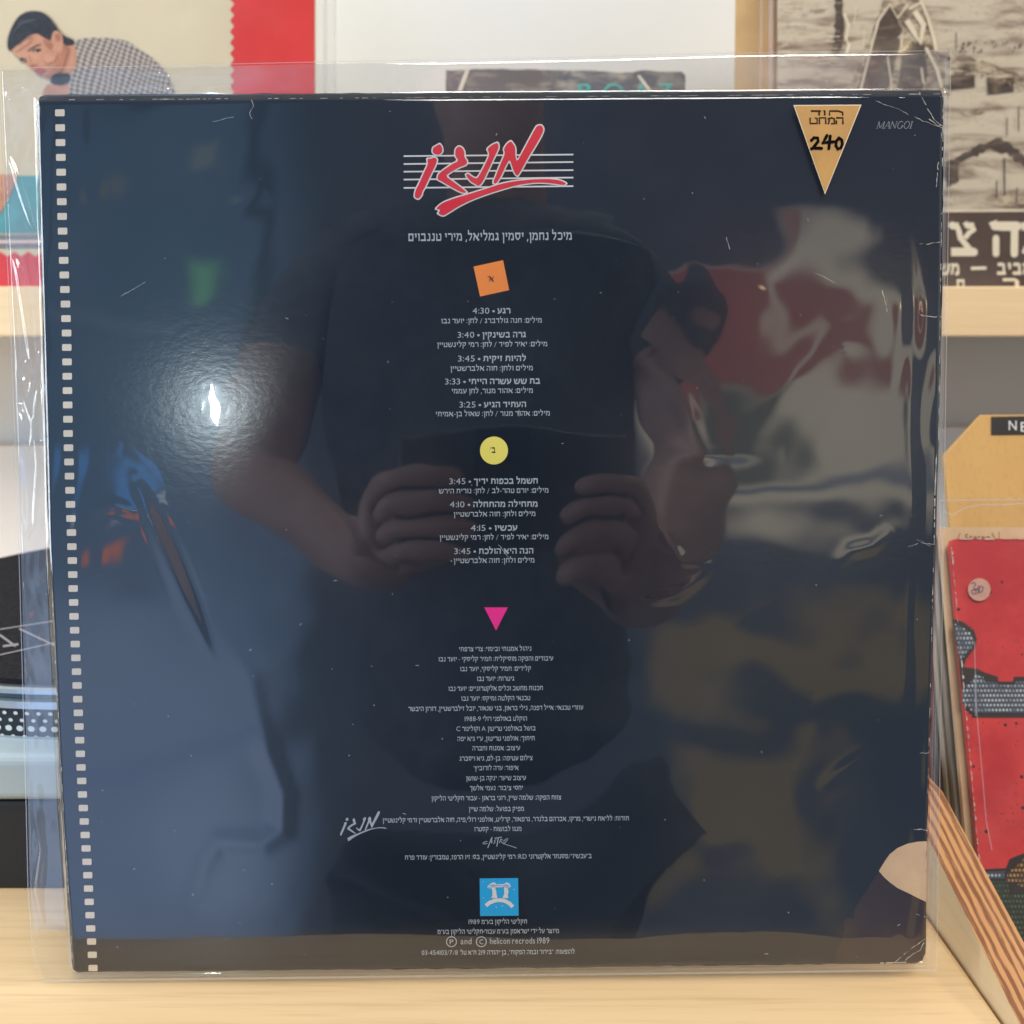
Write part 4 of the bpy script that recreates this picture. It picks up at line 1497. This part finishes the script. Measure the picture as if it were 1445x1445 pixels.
yf = q[1][1] - (q[1][2] - TZ - .002) / sy
yb = yf + .12
TH = .0165
sp3 = [(cx0, yf - .02, CB), (cx0, yf - .02, ptop(yf - .02)), (cx0, yb, ptop(yb)), (cx0, .33, ptop(yb)), (cx0, .33, CB)]
panel = prism('side_panel', sp3, (TH, 0, 0), [ply_face, ply_edge], crate)
for p in panel.data.polygons:
    if abs(p.normal[0]) < .5:
        p.material_index = 1
WC = .33
panel = prism('side_panel', [(x + WC + TH, y_, z_) for x, y_, z_ in sp3], (TH, 0, 0), [ply_face, ply_edge], crate)
for p in panel.data.polygons:
    if abs(p.normal[0]) < .5:
        p.material_index = 1
box('back_board', (cx0 + TH + .0005, .314, CB + .012), (cx0 + TH + WC - .0005, .328, ptop(yb)), ply_face, crate)
box('bottom_board', (cx0 + TH + .0005, yf - .01, CB + .001), (cx0 + TH + WC - .0005, .313, CB + .011), ply_face, crate)


def dv(px, Y):
    return on_plane(px, (0, Y, 0), (0, 1, 0))


redm = bpy.data.materials.new('speckled_red')
redm.use_nodes = True
t = NT(redm.node_tree)
vo = t.new('ShaderNodeTexVoronoi')
vo.inputs['Scale'].default_value = 150
t.l.new(t.coords((1, 1, 1)), vo.inputs['Vector'])
gate = t.noise(t.coords((1, 1, 1)), 60, 2, .5)
spk = t.math('MULTIPLY', t.smooth(vo.outputs['Distance'], .16, .10), t.smooth(gate, .42, .50))
vo2 = t.new('ShaderNodeTexVoronoi')
vo2.inputs['Scale'].default_value = 420
t.l.new(t.coords((1, 1, 1)), vo2.inputs['Vector'])
spk = t.math('MAXIMUM', spk, t.math('MULTIPLY', t.smooth(vo2.outputs['Distance'], .16, .10), t.smooth(gate, .44, .60)))
cl_ = t.noise(t.coords((1, 1, 1)), 30, 5, .6)
c_ = t.mix(t.smooth(cl_, .3, .7), (.44, .020, .030), (.62, .050, .050))
t.put(t.n['Principled BSDF'].inputs['Base Color'], t.mix(spk, c_, (.02, .01, .012)))
t.n['Principled BSDF'].inputs['Roughness'].default_value = .4

RX0 = rpx([(1340, 765)])[0][0]
rr = empty('record_cover', tuple(rpt(RX0 + .15, .315)), 'red speckled record cover with knitted pattern and round price sticker, foremost in the crate', 'record', 'records in the crate')
RT = tuple(-RN * .003)
prism('cover_board', [rpt(RX0 + .001, .315), rpt(RX0 + .315, .315), rpt(RX0 + .315, 0), rpt(RX0 + .004, 0), rpt(RX0 + .001, .0008), rpt(RX0, .004)], RT, redm, rr)


def knit(name, dark, light, kx=3700., kz=3000.):
    m = bpy.data.materials.new(name)
    m.use_nodes = True
    t = NT(m.node_tree)
    s_ = t.new('ShaderNodeSeparateXYZ')
    t.l.new(t.coords((1, 1, 1)), s_.inputs[0])
    row = t.math('FLOOR', t.math('MULTIPLY', s_.outputs[2], kz / 6.283))
    a = t.math('SINE', t.math('ADD', t.math('MULTIPLY', s_.outputs[0], kx), t.math('MULTIPLY', row, 2.6)))
    b = t.math('SINE', t.math('MULTIPLY', s_.outputs[2], kz))
    f = t.math('MULTIPLY', t.smooth(a, -.7, .5), t.smooth(b, -.4, .5))
    nz_ = t.noise(t.coords((1, 1, 1)), 180, 3, .6)
    f = t.math('MULTIPLY', f, t.smooth(nz_, .30, .62))
    t.put(t.n['Principled BSDF'].inputs['Base Color'], t.mix(f, dark, light))
    t.n['Principled BSDF'].inputs['Roughness'].default_value = .5
    return m


Z7b = (1045, 750, 3.6125)


def z7(p):
    return zoomed(p, *Z7b)


def steps(p, s_=3.2):
    """stair-stepped outline like stitches"""
    out_ = []
    for i in range(len(p)):
        a, b = np.array(p[i], float), np.array(p[(i + 1) % len(p)], float)
        n = max(1, int(abs(b - a).max() / s_))
        prev = a
        for k in range(n):
            nx = a + (b - a) * (k + 1) / n
            out_.append(tuple(prev))
            if abs((b - a)[0]) > 2 and abs((b - a)[1]) > 2:
                out_.append((nx[0], prev[1]))
            prev = nx
    return out_


k1 = rp(.0003)
k2 = rp(.0006)
edgeL = [(1092, 452), (1098, 520), (1108, 600), (1122, 690), (1130, 760), (1140, 860), (1155, 905)]
k1.poly(steps(z7([(1085, 448), (1130, 462), (1158, 484), (1190, 512), (1205, 555), (1195, 600), (1170, 630), (1150, 660), (1140, 692), (1200, 700), (1240, 720), (1310, 742), (1316, 765), (1390, 765), (1394, 740), (1460, 740), (1700, 700), (1700, 948), (1195, 948), (1180, 930), (1150, 905), (1135, 860), (1122, 760), (1112, 650)]), 3.4), 1)
k2.poly(steps(z7([(1092, 470), (1130, 492), (1170, 520), (1190, 560), (1178, 600), (1150, 625), (1130, 655), (1118, 660), (1106, 590)]), 3.4), 0)
k2.poly(steps(z7([(1172, 765), (1190, 730), (1240, 745), (1245, 765), (1310, 770), (1316, 782), (1395, 782), (1400, 765), (1460, 765), (1700, 740), (1700, 925), (1195, 925), (1170, 900), (1130, 870), (1128, 800), (1150, 780)]), 3.4), 0)
# lower bands
k1b, k2b = rp(.0003), rp(.0006)
k1b.poly([(1370, 1228), (1400, 1226), (1420, 1225), (1425, 1212), (1440, 1206), (1470, 1195), (1560, 1190), (1560, 1480), (1378, 1480), (1374, 1330)], 1)
k2b.poly([(1371, 1231), (1418, 1229), (1418, 1240), (1372, 1240)], 0)
k2b.poly([(1375, 1244), (1424, 1243), (1424, 1262), (1445, 1262), (1560, 1262), (1560, 1470), (1380, 1470), (1376, 1330)], 2)
k2b.poly(steps([(1419, 1243), (1422, 1230), (1436, 1218), (1450, 1205), (1500, 1200), (1500, 1246), (1442, 1252), (1436, 1246)], 3.0), 3)
kmats = [knit('knit_blue', (.045, .06, .10), (.50, .56, .62)), principled('knit_dark', (.022, .018, .018), .6),
         knit('knit_green', (.022, .030, .024), (.10, .15, .06)), knit('knit_gold', (.05, .03, .02), (.56, .32, .10))]
k2.build('knitted_stitches', kmats, k1.build('knitted_band', kmats, rr))
k2b.build('knitted_stitches', kmats, k1b.build('knitted_border', kmats, rr))
V, F = [], []
z_ = .004
while z_ < .28:
    l = random.uniform(.001, .006)
    w = random.uniform(.0002, .0010)
    o0 = len(V)
    V += [rpt(RX0 + .0001, z_, .0009), rpt(RX0 + .0001, z_ + l, .0009), rpt(RX0 + w, z_ + l * .7, .0009), rpt(RX0 + w * random.uniform(.3, 1), z_ + l * .2, .0009)]
    F.append((o0, o0 + 1, o0 + 2, o0 + 3))
    z_ += l * random.uniform(.9, 1.6)
x_ = RX0 + .004
while x_ < RX0 + .2:
    l = random.uniform(.002, .009)
    w = random.uniform(.0003, .0008)
    o0 = len(V)
    V += [rpt(x_, .0001, .0009), rpt(x_ + l, .0001, .0009), rpt(x_ + l * .8, w, .0009), rpt(x_ + .2 * l, w, .0009)]
    F.append((o0 + 3, o0 + 2, o0 + 1, o0))
    x_ += l * random.uniform(.9, 1.4)
props(mesh('worn_edge', V, F, M['worn_card'], rr), kind='stuff')
pd = rp(.0012)
pd.disc(1381.9, 832, 16, 0, 40)
pdo = pd.build('round_price_sticker', principled('pale_sticker', (.52, .30, .25), .6, .3, .1, 100), rr)
pd = rp(.0015)
for q_ in ([(1175, 265), (1190, 258), (1200, 270), (1188, 288), (1202, 300), (1198, 318), (1182, 316), (1178, 300), (1190, 296), (1215, 290)], [(1215, 275), (1212, 295), (1222, 312), (1236, 300), (1236, 282), (1224, 276), (1216, 300), (1206, 318)]):
    pd.stroke(z7(q_), 1.1)
pd.build('handwritten_price', principled('blue_ink', (.05, .045, .14), .5), pdo)
clear_cover([(1327, 704), (1640, 700), (1800, 1600), (1372, 1600)], RP + RN * .005, rr, M['old_sleeve'], .0010, RN)
cs = rp(.0062)
cs.stroke([(1326, 706), (1500, 704)], 2.0)
cs.stroke([(1330, 722), (1345, 727), (1362, 716), (1385, 712), (1420, 712), (1460, 709)], 1.8)  # painted highlight wandering along the top of the clear sleeve
cs.build('sleeve_seam_highlight', M['seam'], rr)
cs = rp(.0062)
cs.stroke([(1375, 905), (1378, 1000), (1392, 1160), (1400, 1200)], 1.2)
cs.stroke([(1376, 960), (1377, 1010)], 1.6)
cs.build('sleeve_seam_highlight', M['seam'], rr)

# cream record right behind, printed Stereo
cr_m = principled('cream_old_card', lin(200, 172, 140), .6, .3, .08, 60)
cr_o = empty('record_cover', tuple(rpt(RX0 + .15, .315, -.006)), 'tan record cover printed Stereo, directly behind the red one in the crate', 'record', 'records in the crate')
s746 = float((rpx([(1380, 744)], -.006)[0] - (RP - RN * .006)) @ RD)
prism('cover_board', [rpt(RX0 - .002, .315, -.006), rpt(RX0 + .313, .315, -.006), rpt(RX0 + .313, s746, -.006), rpt(RX0 - .002, s746, -.006)], RT, cr_m, cr_o)
ts = rp(-.0057)
ts.text("Stereo", 1362, 1397, 763, 10, .01)
ts.stroke([(1351, 762), (1355, 752)], .9)
ts.stroke([(1400, 752), (1404, 760)], .9)
ts.stroke([(1410, 750), (1410, 765)], .8)
ts.build('stereo_lettering', principled('brown_ink', (.13, .09, .06), .6), cr_o)

# more covers behind
tones = [((.30, .26, .22), 'grey brown'), ((.42, .36, .28), 'pale beige'), ((.16, .12, .10), 'dark brown'), ((.34, .32, .30), 'dull grey'), ((.22, .18, .15), 'umber')]
where = ['third from the front', 'fourth from the front', 'fifth from the front', 'sixth from the front', 'last before the wooden divider']
for k, (c_, nm) in enumerate(tones):
    lf = -.0125 - k * .0062
    x_ = RX0 - .002 + random.uniform(-.003, .002)
    st_ = s746 + random.uniform(.001, .007)
    props(prism('packed_record', [rpt(x_, .315, lf), rpt(x_ + .315, .315, lf), rpt(x_ + .315, st_, lf), rpt(x_, st_, lf)], tuple(-RN * .0040), principled('card_%d' % k, c_, .7, .3, .45, 30, 0, 1, 0, (1, 1, .12)), None, .0004),
          '%s record cover edge in the crate, %s' % (nm, where[k]), 'record', 'records in the crate')

# divider card with label
DL = -.050
card = wood('ochre_hardboard', (.50, .285, .085), (.56, .33, .11), 'z', 2., .5, .35)
dvx = empty('divider_card', tuple(rpt(RX0 + .15, .33, DL)), 'ochre wooden divider card with chamfered corner and black embossed label in the crate', 'divider')
a_, b_, e_ = (rpx([q_], DL)[0] for q_ in ((1332.5, 641), (1383.7, 585), (1445, 583.5)))
sa, sb, se_ = (float((v_ - (RP + RN * DL)) @ RD) for v_ in (a_, b_, e_))
dxl = a_[0]
prism('card', [rpt(dxl, .33, DL), rpt(dxl + .32, .33, DL), rpt(dxl + .32, sa, DL), rpt(dxl + .29, se_, DL), rpt(b_[0], sb, DL), rpt(dxl, sa, DL)], tuple(-RN * .004), card, dvx, .0006)
lbx = rpx([(1399, 588), (1520, 586), (1520, 612), (1399, 613.5)], DL + .0006)
lo_ = prism('embossed_label', lbx, tuple(-RN * .0005), principled('black_label', (.012, .012, .012), .35, .5), dvx)
te = rp(DL + .0009)
te.text("N", 1423.5, 1434.5, 607, 13.5, .0)
te.text("E", 1440.5, 1449, 609, 13.5, .0)
te.build('label_letters', principled('embossed_white', (.62, .62, .62), .5), lo_)

# ================================================================== PHOTOGRAPHER (seen mirrored in the plastic)
def skin_body(name, chains, mat, parent=None, sub=2):
    bm = bmesh.new()
    lay = bm.verts.layers.skin.verify()
    idx = {}

    def vert(key, p, r):
        if key in idx:
            return idx[key]
        v = bm.verts.new(p)
        v[lay].radius = r if isinstance(r, tuple) else (r, r)
        idx[key] = v
        return v

    first = True
    for ch in chains:
        prev = None
        for key, p, r in ch:
            v = vert(key, p, r)
            if first:
                v[lay].use_root = True
                first = False
            if prev is not None and bm.edges.get((prev, v)) is None:
                bm.edges.new((prev, v))
            prev = v
    me = bpy.data.meshes.new(name)
    bm.to_mesh(me)
    bm.free()
    o = link(name, me, mat, parent)
    o.modifiers.new('skin', 'SKIN').use_smooth_shade = True
    s_ = o.modifiers.new('smooth', 'SUBSURF')
    s_.levels = s_.render_levels = sub
    return o


skin_m = principled('skin', (.44, .29, .26), .5, .4, .08, 60)
shirt_m = principled('charcoal_shirt', (.105, .125, .165), .9, .2, .2, 60)
trou_m = principled('dark_trousers', (.07, .085, .12), .9, .2)
hair_m = principled('dark_hair', (.02, .015, .012), .6)
BY = -.74
per = empty('person', (0, BY, -.95), 'person in charcoal shirt holding up a phone, mirrored faintly in the dark jacket', 'person')
N3 = lambda a, b, t_: tuple(np.array(a) * (1 - t_) + np.array(b) * t_)
sh = {-1: (-.175, BY, .47), 1: (.165, BY, .47)}
el = {-1: (-.262, BY + .10, .235), 1: (.205, BY + .10, .265)}
wr_ = {-1: (-.105, -.435, .135), 1: (.125, -.435, .12)}
chains = [[('chest', (0, BY, .36), .10), ('neck0', (0, BY + .01, .52), .055), ('neck', (0, BY + .02, .56), .052), ('jaw', (-.01, BY + .055, .605), (.058, .062)), ('head', (-.012, BY + .045, .665), (.072, .085)), ('crown', (-.012, BY + .035, .725), (.062, .072))]]
for s_ in (-1, 1):
    chains.append([('chest', 0, 0), ('sh%d' % s_, sh[s_], .055), ('el%d' % s_, el[s_], .042), ('fa%d' % s_, N3(el[s_], wr_[s_], .4), .041), ('wr%d' % s_, wr_[s_], .027),
                   ('palm%d' % s_, (wr_[s_][0] - s_ * .020, -.395, wr_[s_][2] + .020), (.034, .020)), ('palmb%d' % s_, (wr_[s_][0] - s_ * .030, -.372, wr_[s_][2] + .038), (.034, .016))])
    k0 = np.array((wr_[s_][0] - s_ * .030, -.372, wr_[s_][2] + .038))
    for f_ in range(4):
        r0 = k0 + np.array([s_ * (.012 - .004 * f_), .004, .026 - .018 * f_])
        L = (.040, .044, .042, .034)[f_]
        k1_ = r0 + np.array([-s_ * .012, .022, .010])
        k2_ = k1_ + np.array([-s_ * L * .8, .008, .002])
        k3_ = k2_ + np.array([-s_ * L * .4, -.012, -.004])
        chains.append([('palmb%d' % s_, 0, 0), ('f%d%d0' % (s_, f_), tuple(r0), .0095), ('f%d%d1' % (s_, f_), tuple(k1_), .0088), ('f%d%d2' % (s_, f_), tuple(k2_), .0082), ('f%d%d3' % (s_, f_), tuple(k3_), .007)])
    tb_ = np.array(chains[-5][-2][1])
    chains.append([('palm%d' % s_, 0, 0), ('t%d0' % s_, tuple(tb_ + np.array([-s_ * .016, .004, -.016])), .013), ('t%d1' % s_, tuple(tb_ + np.array([-s_ * .042, .016, .000])), .011), ('t%d2' % s_, tuple(tb_ + np.array([-s_ * .062, .018, .018])), .009)])
skin_body('body', chains, skin_m, per)
shirt_ch = [[('c', (0, BY, .33), (.165, .120)), ('u', (0, BY, .43), (.150, .105)), ('n', (0, BY + .005, .505), (.075, .070))],
            [('c', 0, 0), ('w', (0, BY, .10), (.155, .115)), ('h', (0, BY, -.13), (.165, .125))]]
for s_ in (-1, 1):
    shirt_ch.append([('u', 0, 0), ('s%d' % s_, sh[s_], .072), ('m%d' % s_, N3(sh[s_], el[s_], .62), .062)])
skin_body('shirt', shirt_ch, shirt_m, per)
tr_ch = [[('p', (0, BY, -.10), (.160, .120))]]
for s_ in (-1, 1):
    tr_ch.append([('p', 0, 0), ('q%d' % s_, (s_ * .09, BY, -.2), .095), ('k%d' % s_, (s_ * .10, BY + .02, -.52), .065), ('a%d' % s_, (s_ * .10, BY - .02, -.88), .05)])
skin_body('trousers', tr_ch, trou_m, per)
skin_body('hair', [[('a', (-.012, BY - .02, .69), (.070, .068)), ('b', (-.012, BY + .02, .735), (.070, .066)), ('c', (-.012, BY + .055, .742), (.055, .05))]], hair_m, per)
# phone just behind the lens of this picture
ph = empty('phone', (.015, -.346, .19), 'dark phone held in both hands, mirrored at the middle of the jacket', 'phone')
box('phone_body', (-.066, -.350, .155), (.092, -.342, .238), principled('phone_black', (.045, .05, .06), .3, .5), ph, .003, 3)
box('camera_bump', (-.022, -.3425, .200), (.012, -.3405, .236), principled('phone_bump', (.02, .02, .022), .25, .5), ph, .0008)
